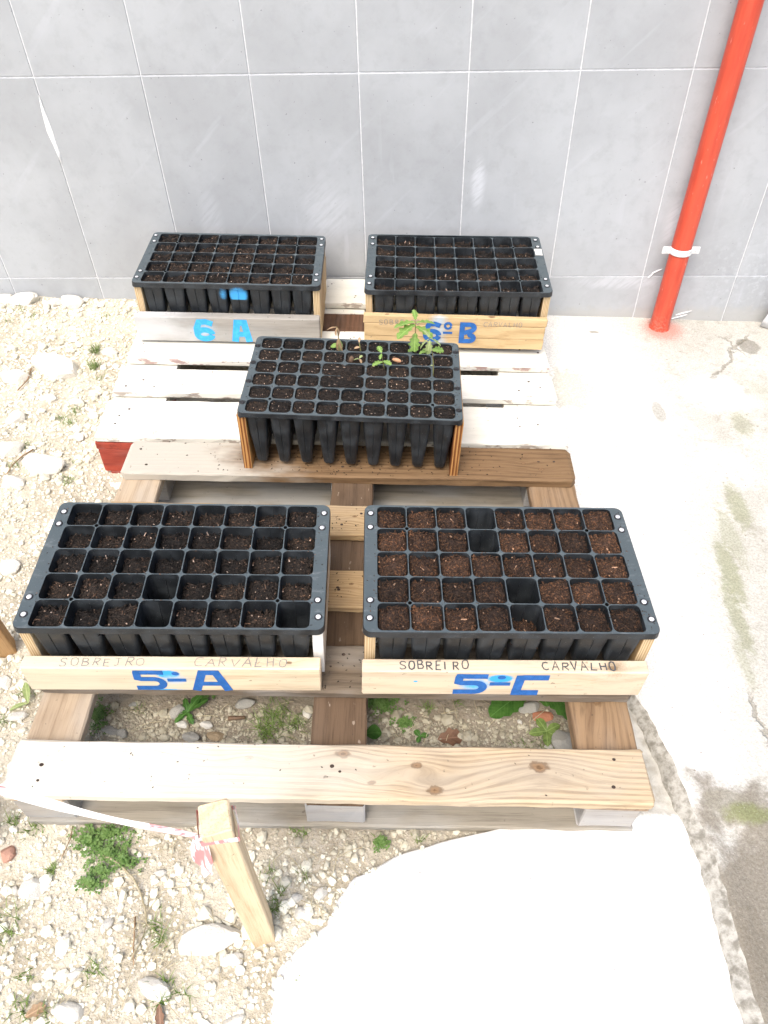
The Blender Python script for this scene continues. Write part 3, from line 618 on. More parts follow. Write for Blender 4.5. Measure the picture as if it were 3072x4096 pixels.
def stencil(parent, polys, mat, loc, rot, name='lettering'):
    V = []; F = []; r = random.Random(5)
    for i, (kind, pts, w) in enumerate(polys):
        if kind == 'r': 
            ribbon(pts, w, V, F, .0003 + .0001 * i)
        else:
            b = len(V); V += [(x, y, .0003 + .0001 * i) for x, y in pts]; F.append(tuple(range(b, len(V))))
    o = obj(name, V, F, mat, parent); o.location = loc; o.rotation_euler = rot; return o
def arc(cx, cy, rx, ry, a0, a1, n=14): return [(cx + rx * math.cos(math.radians(a0 + (a1 - a0) * i / n)), cy + ry * math.sin(math.radians(a0 + (a1 - a0) * i / n))) for i in range(n + 1)]
def fig5(x, y, w, h, t): return [('r', [(x + w*.97, y + h - t/2), (x + t*.6, y + h - t/2), (x + t*.55, y + h - t*.7), (x + t*.5, y + h*.60), (x + t*.9, y + h*.56), (x + w*.6, y + h*.56)] + arc(x + w*.62, y + (h*.56 + t/2) / 2, w*.38 - t*.5, (h*.56 - t/2) / 2, 82, -82, 8) + [(x + w*.6, y + t/2), (x, y + t/2)], t)]
def figA(x, y, w, h, t): return [('r', [(x + t*.55, y), (x + w*.34, y + h - t*.35), (x + w*.66, y + h - t*.35), (x + w - t*.55, y)], t), ('r', [(x + w*.24, y + h*.36), (x + w*.76, y + h*.36)], t * .85)]
def figC(x, y, w, h, t): return [('r', [(x + w, y + h - t*.5), (x + w*.38, y + h - t*.5), (x + w*.2, y + h*.86), (x + t*.6, y + h*.2), (x + w*.16, y + t*.5), (x + w*.8, y + t*.5)], t)]
def fig6(x, y, w, h, t): return [('r', arc(x + w*.5, y + h*.32, w*.5 - t/2, h*.32 - t/2, 0, 352, 18), t), ('r', [(x + w*.92, y + h - t*.9), (x + w*.6, y + h - t*.5), (x + w*.3, y + h*.86), (x + t*.5, y + h*.58), (x + t*.5, y + h*.3)], t)]
def figB(x, y, w, h, t): return [('r', [(x + t/2, y), (x + t/2, y + h)], t), ('r', [(x + t*.9, y + h - t/2), (x + w*.6, y + h - t/2)] + arc(x + w*.6, y + h*.74, w*.36 - t*.4, h*.26 - t/2, 80, -80, 7) + [(x + t*.9, y + h*.5)], t), ('r', [(x + w*.6, y + h*.47)] + arc(x + w*.6, y + h*.25, w*.4 - t*.5, h*.25 - t/2, 80, -80, 7) + [(x + t*.9, y + t/2)], t)]
def ordn(x, y, w, h, t): return [('r', arc(x + w*.5, y + h*.68, w*.36, h*.24, 0, 352, 14), t), ('r', [(x - w*.05, y + t*.5), (x + w * 1.05, y + t*.5)], t)]
def ordd(x, y, w, h, t): return [('p', arc(x + w*.52, y + h*.72, w*.22, h*.16, 0, 340, 12), t), ('r', [(x - w*.05, y + t*.5), (x + w * 1.05, y + t*.5)], t)]
PLY = wood('plywood_edge', (.60, .48, .31), (.40, .27, .14), (.28, .18, .09), ring=8, greyamt=.05, stain=.1)
def ply_mat(name, light, dark, freq=1.0):
    g = G(name, .75, .2); o = g.obj; v = g.rand_off(o); x = g.sep(o)
    w = g.math('ADD', g.math('MULTIPLY', x[1], 1500 * freq), g.math('MULTIPLY', g.noise(g.scale(v, (3, 90, 3)), 1.5, 3, .5), 7))
    s_ = g.rng(g.math('SINE', w), -.5, .8); f_ = g.noise(g.scale(v, (8, 300, 300)), 2, 3, .6)
    c = g.mix(s_, light, dark); c = g.mix(g.rng(f_, .5, .75, 0, .5), c, tuple(q * .6 for q in dark)); g.col(c); g.bump(f_, .3, .001); return g.m
M_PLY = ply_mat('ply_side', (.60, .47, .29), (.40, .265, .13)); M_PLYO = ply_mat('orange_ply_side', (.50, .26, .09), (.17, .06, .018), .55)
M_WHITEB = simple('white_melamine', (.80, .79, .76), (.68, .66, .6), 30, .6, .3, .1)

def planter(name, label, loc, rot, W, D, cols, rows, ax, ay, depth, taper, mat, soil, level, bottom, empties=(), lows=(), side=None, sideR=None, seed=0, dark_screws=False, sag=0.0, rad=.0088, web=.0009, group=None):
    e = empty(name, loc, rot); tag(e, label, 'planter', group)
    r = random.Random(seed)
    t, px, py = make_tray(e, W, D, cols, rows, ax, ay, depth, taper, mat, sag=sag, rad=rad, web=web)
    for i in range(rows):
        for j in range(cols):
            if (i, j) in empties: continue
            lv = level * r.uniform(.72, 1.25) if (i, j) not in lows else level * 4.2
            s_ = 1 - (1 - taper) * .9 * lv / depth
            me = r.choice(SOILS[soil]); sx = (px - 2 * web) * s_ / .05 * .99; sy = (py - 2 * web) * s_ / .05 * .99
            if r.random() < .5: sx = -sx
            if r.random() < .5: sy = -sy
            xx = -ax + px * (j + .5); inst('soil', me, t, (xx, ay - py * (i + .5), -lv - sag * (1 - (2 * xx / W) ** 2)), ((0, 0, 0) if soil == 'fine' else (r.gauss(0, .07), r.gauss(-.04, .09), 0)), (sx, sy, 1.25 if soil != 'fine' else .8))
    xs_ = (W / 2 + ax) / 2
    for s_ in (-1, 1):
        for yy in ((.42, .30, -.28, -.40) if not dark_screws else (.36, .13, -.12, -.38)):
            x = s_ * (xs_ + r.uniform(-.002, .002)); y = yy * D + r.uniform(-.003, .003)
            inst('screw_seat', ME_WASH, t, (x, y, .0006)); inst('screw', ME_SCREWD if dark_screws else ME_SCREW, t, (x, y, .0006), (0, 0, r.uniform(0, 3)))
    for cx, cy in ((1, 1), (cols - 1, 1), (1, rows - 1), (cols - 1, rows - 1)):
        xx = -ax + px * cx; inst('drain_hole', ME_HOLE, t, (xx, ay - py * cy, .0004 - sag * (1 - (2 * xx / W) ** 2)))
    V = []; F = []; MI = []
    for q in range(260 if soil == 'fine' else 170):
        if r.random() < .8:
            i_ = r.randrange(1, rows) if r.random() < .5 else None; x = r.uniform(-ax, ax); y = ay - py * i_ + r.gauss(0, .0012) if i_ else r.uniform(-ay, ay)
            if not i_: x = -ax + px * r.randrange(0, cols + 1) + r.gauss(0, .0012)
        else: x = r.choice((-1, 1)) * r.uniform(ax, W / 2 - .004); y = r.uniform(-D / 2 + .005, D / 2 - .005)
        d = r.uniform(.0005, .0013); a = r.uniform(0, 6.28); b = len(V); z = .0006 - sag * (1 - (2 * x / W) ** 2)
        V += [(x + d * math.cos(a + k * 1.571) * (1.8 if k % 2 else .8), y + d * math.sin(a + k * 1.571) * (1.8 if k % 2 else .8), z) for k in range(4)] + [(x, y, z + d)]
        F += [(b + k, b + (k + 1) % 4, b + 4) for k in range(4)]; MI += [2 if r.random() < .3 else 1] * 4
    tag(obj('soil_crumbs', V, F, SOIL_B if soil == 'brown' else SOIL_D, t, mi=MI), kind='stuff')
    hb = -bottom - .0125
    for s_, m in ((-1, side), (1, sideR or side)):
        V, F = board_data(hb, .019, D * .95, ch=.001, segs=6, jit=.0004, seed=r.randrange(9999))
        b = obj('side_board', V, F, m, e); b.location = (s_ * (W / 2 - (.006 if dark_screws else .0115)), 0, -.0125 - hb / 2)
        # local x = height, y = thickness, z = depth
        b.rotation_euler = Matrix(((0, 1, 0), (0, 0, 1), (1, 0, 0))).to_euler()
    board('back_board', W * .99, .02, .085, W_PALE0, e, (0, D / 2 + .004, -.11), (0, 0, 0), jit=.0005, segs=8)
    return e, t

W_PALE0 = wood('pale_pine', *PALE, ring=40, greyamt=.1, stain=.12)
def sign(parent, x0, x1, yf, th, z0, z1, mat, slope=0.0, name='sign_board', ch=.002):
    b = board(name, x1 - x0, th, z1 - z0, mat, parent, ((x0 + x1) / 2, yf + th / 2, (z0 + z1) / 2), (0, slope, 0), jit=.0002, ch=ch, segs=18, seed=3)
    return b
FR = (math.pi / 2, 0, 0)

# 5 A : front left -------------------------------------------------------------------------------------------------------
e, t = planter('planter', 'large planter signed 5ºA at the front left of the bare pallet', (.634, -1.385, .170), (.0107, .05, .045), .529, .30, 8, 5, .2405, .147, .108, .78, M_TRAY, 'dark', .0225, -.146,
    {(3, 3), (4, 3), (4, 7)}, side=M_PLY, sideR=M_WHITEB, seed=11)
W_5A = wood('pine_sign_a', (.72, .62, .46), (.63, .52, .36), (.36, .26, .15), ring=14, greyamt=.15, stain=.12, knots=[(.205, .0, .006)], k=.95, pale_end=(0, .05, -.2, (.62, .56, .43), .6),
    extra=spray([((-.008, -.012, .018), (.032, .03, .020), CYAN, 1.4), ((.0, -.012, .0), (.05, .03, .03), (.40, .55, .70), .5), ((-.03, -.012, -.034), (.07, .03, .006), CYAN, .8)]))
b = sign(e, -.264, .258, -.182, .026, -.146, -.073, W_5A)
xo = .002
handwriting(b, 'SOBREJRO', -.196 + .0, -.045, -.0085, .017, .0013, M_PENW, (0, 0, .0367), (0, 0, 0), 4)
handwriting(b, 'CARVALHO', .036, .206, -.0085, .017, .0014, M_PENW, (0, 0, .0367), (0, 0, 0), 5)
for fg in (fig5(-.072, -.033, .056, .064, .0135), ordd(-.012, -.005, .030, .036, .0100), figA(.025, -.035, .075, .065, .0155)): stencil(b, fg, M_BLUE, (.002, -.0134, 0), FR)

# 5 C : front right ------------------------------------------------------------------------------------------------------
e, t = planter('planter', 'large planter signed 5ºC with rusty brown soil, front right of bare pallet', (1.220, -1.383, .168), (.0013, .045, .04), .503, .30, 8, 5, .229, .147, .108, .78, M_TRAY, 'brown', .0105, -.148,
    {(0, 3), (1, 3), (3, 4)}, {(4, 4)}, side=M_PLY, seed=12)
W_5C = wood('pine_sign_c', (.67, .575, .44), (.60, .49, .35), (.42, .32, .21), ring=18, greyamt=.2, stain=.15, knots=[(.185, -.004, .010)], k=.95,
    extra=spray([((-.008, -.013, .016), (.034, .03, .019), CYAN, 1.5), ((-.05, -.013, -.004), (.052, .03, .036), (.10, .42, .78), .62), ((-.155, -.013, .006), (.006, .03, .004), CYAN, 1.3), ((.19, .0, .03), (.05, .03, .03), (.26, .18, .10), .5)]))
b = sign(e, -.253, .243, -.182, .026, -.143, -.069, W_5C)
handwriting(b, 'SOBREIRO', -.190, -.068, -.0085, .017, .0023, M_PEN, (.0045, 0, .0372), (0, 0, 0), 8)
handwriting(b, 'CARVALHO', .056, .190, -.0085, .017, .0023, M_PEN, (.0045, 0, .0372), (0, 0, 0), 9)
for fg in (fig5(-.092, -.033, .059, .064, .0145), ordd(-.028, -.005, .033, .036, .0105), figC(.010, -.036, .062, .065, .0165)): stencil(b, fg, M_BLUE, (.0045, -.0134, 0), FR)

# 6 A : back left --------------------------------------------------------------------------------------------------------
e, t = planter('planter', 'planter signed 6 A in light blue at the back left, one cell sprayed blue', (.531, -.243, .190), (.0037, .045, .035), .5195, .3056, 8, 5, .2375, .146, .108, .78, M_TRAYB, 'dark', .0115, -.182, side=M_PLY, seed=13)
W_6A = wood('whitewashed_sign', (.50, .49, .46), (.43, .41, .38), (.28, .26, .23), ring=12, greyamt=.5, grey=(.48, .48, .46), stain=.2,
    extra=spray([((-.07, -.013, -.0), (.07, .03, .05), (.40, .56, .70), .4)]), k=.66, pale_end=(0, -.04, -.26, (.58, .58, .57), .75))
b = sign(e, -.265, .257, -.182, .028, -.166, -.087, W_6A)
for fg in (fig6(-.098, -.038, .060, .073, .0175), figA(.006, -.037, .062, .069, .019)): stencil(b, fg, M_CYAN, (0, -.0144, 0), FR)

# 6 B : back right -------------------------------------------------------------------------------------------------------
e, t = planter('planter', 'planter signed 6ºB on a pine plank front at the back right', (1.176, -.253, .181), (.02, .025, .01), .513, .323, 8, 5, .232, .159, .108, .78, M_TRAY, 'dark', .0215, -.183, side=M_PLY, seed=14, sag=.006)
W_6B = wood('fresh_pine_plank', (.68, .52, .30), (.60, .43, .22), (.42, .28, .13), ring=20, greyamt=0, stain=.08, knots=[(.10, .0, .010), (-.19, -.0, .007)], extra=spray([((-.045, -.01, 0), (.05, .03, .05), (.45, .55, .62), .5)]))
zt = -.071; hs = (.026, .040, .034)
sb = empty('sign_board', (0, 0, 0)); sb.parent = e
for k, h in enumerate(hs):
    board('plank', .508 + R.uniform(-.004, .004), .016, h - .0012, W_6B, sb, (-.004, -.172 + R.uniform(0, .001), zt - h / 2 + .001), (0, .014, 0), jit=.0006, ch=.0015, segs=14, seed=31 + k); zt -= h
for fg in (fig6(-.092, -.149, .052, .066, .0150), ordn(-.035, -.122, .024, .038, .0070), figB(.010, -.152, .048, .068, .0145)): stencil(sb, fg, M_BLUE, (0, -.1815, 0), FR)
handwriting(sb, 'SOBREIRO', -.218, -.100, -.094, .015, .0014, M_PENW, (0, -.1815, 0), FR, 18); handwriting(sb, 'CARVALHO', .074, .186, -.097, .015, .0014, M_PENW, (0, -.1815, 0), FR, 19)
V, F = board_data(.020, .036, .0008, ch=.0002, segs=3, jit=.0008, seed=2); s_ = obj('sticker', V, F, M_WHITEB, t); s_.location = (.2435, .062, .0012)

# middle, 54 deep cells ----------------------------------------------------------------------------------------------------
MIDF = Matrix.Translation((.9166, -.824, .188)) @ Euler((.007, .04, -.003)).to_matrix().to_4x4()
e, t = planter('deep_planter', 'planter of long tapered cells with sprouting oak seedlings and no signboard, in the middle', (.9166, -.824, .188), (.007, .04, -.003), .4985, .3055, 9, 6, .2355, .1485, .158, .55, M_TRAY, 'fine', .0055, -.178, {(9, 9)},
    side=M_PLYO, seed=15, dark_screws=True, rad=.0115, web=.0019)
for (x, y, sx, sy) in ((-.03, .02, 1.9, .95), (-.03, -.028, 1.9, .9), (-.012, -.006, .9, .8)):
    inst('soil', R.choice(SOILS['fine']), t, (x, y, .0005), (0, 0, 0), (sx, sy, .8))

# ------------------------------------------------------------------ oak seedlings in the middle tray
def leaf_mat(name, a, b, tr=.25):
    g = G(name, .5, .3); v = g.rand_off(g.obj); n = g.noise(v, 90, 3, .6); c = g.mix(g.rng(n, .35, .7), a, b)
    ya = g.math('ABSOLUTE', g.sep(g.obj)[1]); vn = g.rng(ya, .0014, .0004); sv = g.rng(g.math('SINE', g.math('MULTIPLY', g.math('SUBTRACT', g.sep(g.obj)[0], ya), 700)), .86, 1.0, 0, .45)
    c = g.mix(g.math('MULTIPLY', g.math('MAXIMUM', vn, sv), .5), c, tuple(min(1, q * 1.7 + .03) for q in a)); g.col(c)
    try: g.b.inputs['Subsurface Weight'].default_value = 0.0
    except Exception: pass
    t = g.n('ShaderNodeBsdfTranslucent'); g.put(t.inputs[0], c); mx = g.n('ShaderNodeMixShader'); mx.inputs[0].default_value = tr
    g.l(g.b.outputs[0], mx.inputs[1]); g.l(t.outputs[0], mx.inputs[2]); g.l(mx.outputs[0], g.out.inputs[0]); g.bump(n, .3, .001); return g.m
L_OAK = leaf_mat('young_oak_leaf', (.27, .42, .11), (.18, .31, .065), .4); L_PALE = leaf_mat('pale_oak_leaf', (.38, .44, .20), (.26, .36, .12), .35)
L_DRY = leaf_mat('dry_leaf', (.40, .27, .16), (.27, .17, .09), .2); L_WEED = leaf_mat('weed_leaf', (.07, .165, .03), (.04, .115, .018), .25); L_GRASS = leaf_mat('grass', (.21, .29, .08), (.12, .19, .045), .3)
L_CLOVER = leaf_mat('clover', (.19, .30, .09), (.09, .18, .04), .3); L_STRAW = leaf_mat('straw', (.50, .44, .30), (.36, .30, .18), .2); L_STEM = simple('seedling_stem', (.16, .12, .06), (.22, .24, .08), 60, .7)
def leaf(L, W_, lobes=4, depth=.35, curl=.3, fold=.25, n=18):
    V = []; F = []
    for i in range(n + 1):
        t_ = i / n; w = W_ / 2 * (math.sin(math.pi * min(1, t_ * .93 + .03)) ** .7) * (.65 + .6 * t_ if t_ < .7 else 1.07)
        if lobes: w *= 1 - depth * (0.5 + .5 * math.cos(t_ * lobes * 2 * math.pi))
        if i in (0, n): w = W_ * .02
        z = -curl * L * t_ * t_
        V += [(t_ * L, -w, z + fold * w), (t_ * L, 0, z), (t_ * L, w, z + fold * w)]
        if i: a = (i - 1) * 3; F += [(a, a+1, a+4, a+3), (a+1, a+2, a+5, a+4)]
    return V, F
def put_leaf(parent, p, direction, L, W_, mat, pitch=0.2, roll=0.0, **k):
    if mat in (L_OAK, L_PALE): L *= .88; W_ *= .9
    V, F = leaf(L, W_, **k); o = obj('leaf', V, F, mat, parent, smooth=True); o.location = p; o.rotation_euler = Euler((roll, -pitch, direction)); return o
MIDZ = lambda h: h
def mid_local(u, v, h=0.0):
    Mi = MIDF.inverted(); c0 = Mi @ CAM; d = Mi.to_3x3() @ ray(u, v); return MIDF @ (c0 + d * ((h - c0.z) / d.z))
def seedling(label, base_uv, top_uv, leaves, rad=.0014, name='oak_seedling', bend=.0, cat='seedling', lean=0.0):
    b = mid_local(*base_uv, -.004); tp = on_y(*top_uv, b.y + lean) - b
    e = empty(name, b); tag(e, label, cat, 'seedlings in the middle planter')
    path = [tp * s_ + Vector((bend * math.sin(s_ * 3.1), .0, 0)) for s_ in (0, .2, .4, .6, .8, 1.0)]
    V, F = tube(path, [rad * (1.2 - .6 * i / 5) for i in range(6)], 7); obj('stem', V, F, L_STEM, e, smooth=True)
    for s_, d_, L, W_, m, pit, kw in leaves: put_leaf(e, tp * s_ + Vector((bend * math.sin(s_ * 3.1), 0, 0)), math.radians(d_), L, W_, m, pit, R.uniform(-.4, .4), **kw)
    return e
OK_ = dict(lobes=4, depth=.42, curl=.25)
seedling('leafy bright green oak seedling in the back row of the middle planter', (898.6, 764), (897, 690), [(.98, 95, .03, .022, L_OAK, .8, OK_), (.92, 185, .058, .036, L_OAK, .0, OK_), (.86, 215, .062, .042, L_OAK, -.15, OK_), (.90, 5, .052, .032, L_OAK, .15, OK_), (.80, 330, .055, .038, L_OAK, -.1, OK_), (.62, 260, .050, .036, L_OAK, -.9, OK_), (.12, 190, .022, .018, L_OAK, .1, OK_)])
seedling('tall thin oak seedling with pale drooping top leaves near the right flange', (935.5, 815), (927, 728), [(.98, 120, .028, .018, L_PALE, .5, OK_), (.96, 200, .034, .022, L_PALE, -.5, OK_), (.97, 340, .034, .022, L_PALE, -.2, OK_), (.93, 250, .040, .024, L_PALE, -1.2, OK_), (.70, 185, .034, .022, L_OAK, -.1, OK_), (.68, 10, .032, .026, L_OAK, .0, OK_), (.3, 170, .008, .006, L_PALE, .1, OK_)], rad=.0012, bend=.004)
seedling('small oak seedling with three bright leaves in the third row', (830, 798), (824, 762), [(1, 120, .022, .018, L_OAK, .6, OK_), (.45, 195, .030, .022, L_OAK, .0, OK_), (.5, 330, .026, .020, L_OAK, .1, OK_), (.95, 250, .016, .012, L_OAK, -.4, OK_)], rad=.0010)
seedling('withered seedling with curled brown leaves and one green leaf', (736.5, 758), (727, 706), [(.98, 170, .026, .010, L_DRY, -.1, dict(lobes=0, curl=.3)), (.97, 330, .020, .008, L_DRY, -.8, dict(lobes=0, curl=.8)), (.95, 240, .018, .008, L_DRY, -.9, dict(lobes=0)), (.55, 280, .040, .016, L_DRY, -1.3, dict(lobes=0, fold=.8)), (.50, 300, .036, .014, L_PALE, -1.25, dict(lobes=0, fold=.8)), (.22, 180, .026, .018, L_OAK, .1, dict(lobes=0))], rad=.0014)
seedling('short dry bare sprout beside the withered seedling', (779.5, 760), (776, 740), [(1, 90, .014, .007, L_DRY, .8, dict(lobes=0)), (.5, 190, .014, .008, L_DRY, .1, dict(lobes=0))], rad=.0016)
seedling('tiny yellowed sprout in the second row', (779, 783), (776.5, 774), [(.9, 190, .016, .012, L_PALE, .1, OK_), (1, 60, .014, .010, L_PALE, .3, OK_), (.9, 300, .012, .010, L_DRY, -.3, OK_)], rad=.0011)
def lump(name, label, cat, p, size, mat, seed, rot=(0, 0, 0), parent=None, sub=2, amp=.16, group=None, ang=.0):
    bm = bmesh.new(); bmesh.ops.create_icosphere(bm, subdivisions=sub, radius=.5)
    for v_ in bm.verts:
        n_ = noise.noise(v_.co * 2.4 + Vector((seed * 3.7, seed, 1))) ; n2_ = noise.noise(v_.co * 6 + Vector((seed, 5, seed * 2.2)))
        v_.co *= 1 + amp * n_ + amp * .45 * n2_
        if ang: # facet: clamp against random planes
            rr_ = random.Random(seed)
            for q in range(9):
                d_ = Vector((rr_.gauss(0, 1), rr_.gauss(0, 1), rr_.gauss(0, .8))).normalized(); k = v_.co.dot(d_) - (.5 - ang * rr_.uniform(.4, 1))
                if k > 0: v_.co -= d_ * k * .92
    me = bpy.data.meshes.new(name); bm.to_mesh(me); bm.free(); me.materials.append(mat)
    if not ang: me.polygons.foreach_set('use_smooth', [True] * len(me.polygons))
    o = bpy.data.objects.new(name, me); COL.objects.link(o); o.location = p; o.scale = size; o.rotation_euler = rot
    if label: tag(o, label, cat, group)
    return o
M_ACORN = simple('acorn_orange', (.45, .20, .10), (.55, .34, .20), 90, .5); M_ACORNB = simple('acorn_brown', (.16, .10, .06), (.10, .06, .04), 90, .6)
lump('acorn', 'split orange acorn lying on soil in the second row of the middle planter', 'acorn', mid_local(857, 778, .001), (.024, .011, .010), M_ACORN, 2, (0, .1, -.3))
lump('acorn', 'dull brown acorn in a half empty cell of the middle planter', 'acorn', mid_local(759, 777, .002), (.013, .012, .022), M_ACORNB, 3, (.1, .2, 0))

# ------------------------------------------------------------------ stakes and tape
W_STAKE = wood('fresh_stake', (.80, .67, .47), (.70, .55, .35), (.36, .24, .12), ring=18, greyamt=.0, stain=.1)
W_STAKE2 = wood('tan_stake', (.50, .33, .17), (.38, .23, .11), (.20, .11, .05), ring=18, greyamt=.0, stain=.2)
def stake(label, x, y, L, w, d, mat, rot):
    e = empty('wooden_stake', (x, y, zg(x) - .05), rot); tag(e, label, 'stake', 'stakes of the tape barrier')
    V, F = board_data(L, w, d, ch=.002, segs=8, jit=.0006, seed=int(x * 991)); o = obj('post', V, F, mat, e); o.location = (0, 0, L / 2); o.rotation_euler = (0, -math.pi / 2, 0)
    return e
st1 = stake('pale squared wooden stake with barrier tape knotted round its top', .818, -1.915, .52, .040, .036, W_STAKE, (.02, .012, .30))
stake('brown stake standing beside the left planter at the left edge', .206, -1.402, .50, .040, .036, W_STAKE2, (0, -.02, .5))
stake('brown stake base at the lower left edge', .300, -1.830, .50, .036, .036, W_STAKE2, (0, -.05, .2))
gtp = G('barrier_tape', .35, .4); tx = gtp.sep(gtp.obj); 
gtp.col((.82, .80, .79)); M_TAPE = gtp.m; gtr = G('barrier_tape_red', .35, .4); gtr.col(gtr.mix(gtr.rng(gtr.noise(gtr.scale(gtr.obj, (4, 90, 90)), 3, 2, .5), .4, .65), (.76, .55, .54), (.55, .16, .17))); M_TAPER = gtr.m
gtw = G('tape_tail', .35, .4); gtw.col(gtw.mix(gtw.rng(gtw.noise(gtw.scale(gtw.obj, (60, 8, 8)), 3, 2, .5), .45, .55), (.82, .80, .79), (.70, .24, .24))); M_TAPE2 = gtw.m
tape = empty('barrier_tape', (.80, -1.93, .28)); tag(tape, 'red and white barrier tape stretched from the stake past the pallet corner', 'barrier tape')
A = on_y(425, 1806, -1.938); B = on_y(-60, 1690, -1.86)
V = []; F = []; n = 40; ROWS = 5
for i in range(n + 1):
    t_ = i / n; p = A.lerp(B, t_) + Vector((0, 0, -.012 * math.sin(math.pi * t_)))
    wd = .0026 + .0038 * min(1, t_ * 1.6) * (1 - .25 * math.sin(t_ * 9)); tw = .7 + .5 * math.sin(t_ * 5)
    for k in range(ROWS):
        s_ = (k / (ROWS - 1) - .5) * 2; q = Vector((0, math.cos(tw), math.sin(tw))) * (s_ * wd) + Vector((0, -math.sin(tw), math.cos(tw))) * (.0018 * math.sin(k * 2.6 + t_ * 7))
        V.append(p + q - tape.location)
    if i: F += [((i-1)*ROWS + k, (i-1)*ROWS + k + 1, i*ROWS + k + 1, i*ROWS + k) for k in range(ROWS - 1)]
obj('strip', V, F, [M_TAPE, M_TAPER], tape, smooth=True, mi=[1 if (f[0] // ROWS) < 8 or (f[0] // ROWS) > 33 else 0 for f in F])
V = []; F = []; n = 18
pts = [on_y(428, 1808, -1.942), on_y(432, 1830, -1.947), on_y(441, 1862, -1.95), on_y(447, 1892, -1.95)]
for i in range(n + 1):
    t_ = i / n * 3; k0 = min(2, int(t_)); p = pts[k0].lerp(pts[k0 + 1], t_ - k0); wd = .003 + .009 * math.sin(min(1, i / n * 1.15 + .02) * 2.7)
    for k in range(4):
        s_ = (k / 3 - .5) * 2; V.append(p + Vector((s_ * wd, .003 * math.sin(k * 2.2 + i * .5), 0)) - tape.location)
    if i: F += [((i-1)*4 + k, (i-1)*4 + k + 1, i*4 + k + 1, i*4 + k) for k in range(3)]
obj('tail', V, F, M_TAPE2, tape, smooth=True)
kn = lump('knot', None, None, A - tape.location + Vector((.006, -.003, -.002)), (.016, .010, .011), M_TAPE2, 5, amp=.5, sub=3); kn.parent = tape
V = []; F = []
bz = A.z - (zg(.818) - .05); ring = [(-.0205, -.0185), (.0205, -.0185), (.0215, 0), (.0205, .0185), (-.0205, .0185), (-.0215, 0)]
for i, (x, y) in enumerate(ring):
    dz = -.014 if x > 0 else 0
    V += [(x * 1.05, y * 1.06, bz - .006 + dz), (x * 1.09, y * 1.10, bz + dz), (x * 1.05, y * 1.06, bz + .007 + dz)]
F = [(i*3 + k, ((i+1) % 6)*3 + k, ((i+1) % 6)*3 + k + 1, i*3 + k + 1) for i in range(6) for k in range(2)]
bd = obj('tape_wrap', V, F, M_TAPE2, tape); bd.matrix_world = Matrix.Translation(-tape.location) @ st1.matrix_basis

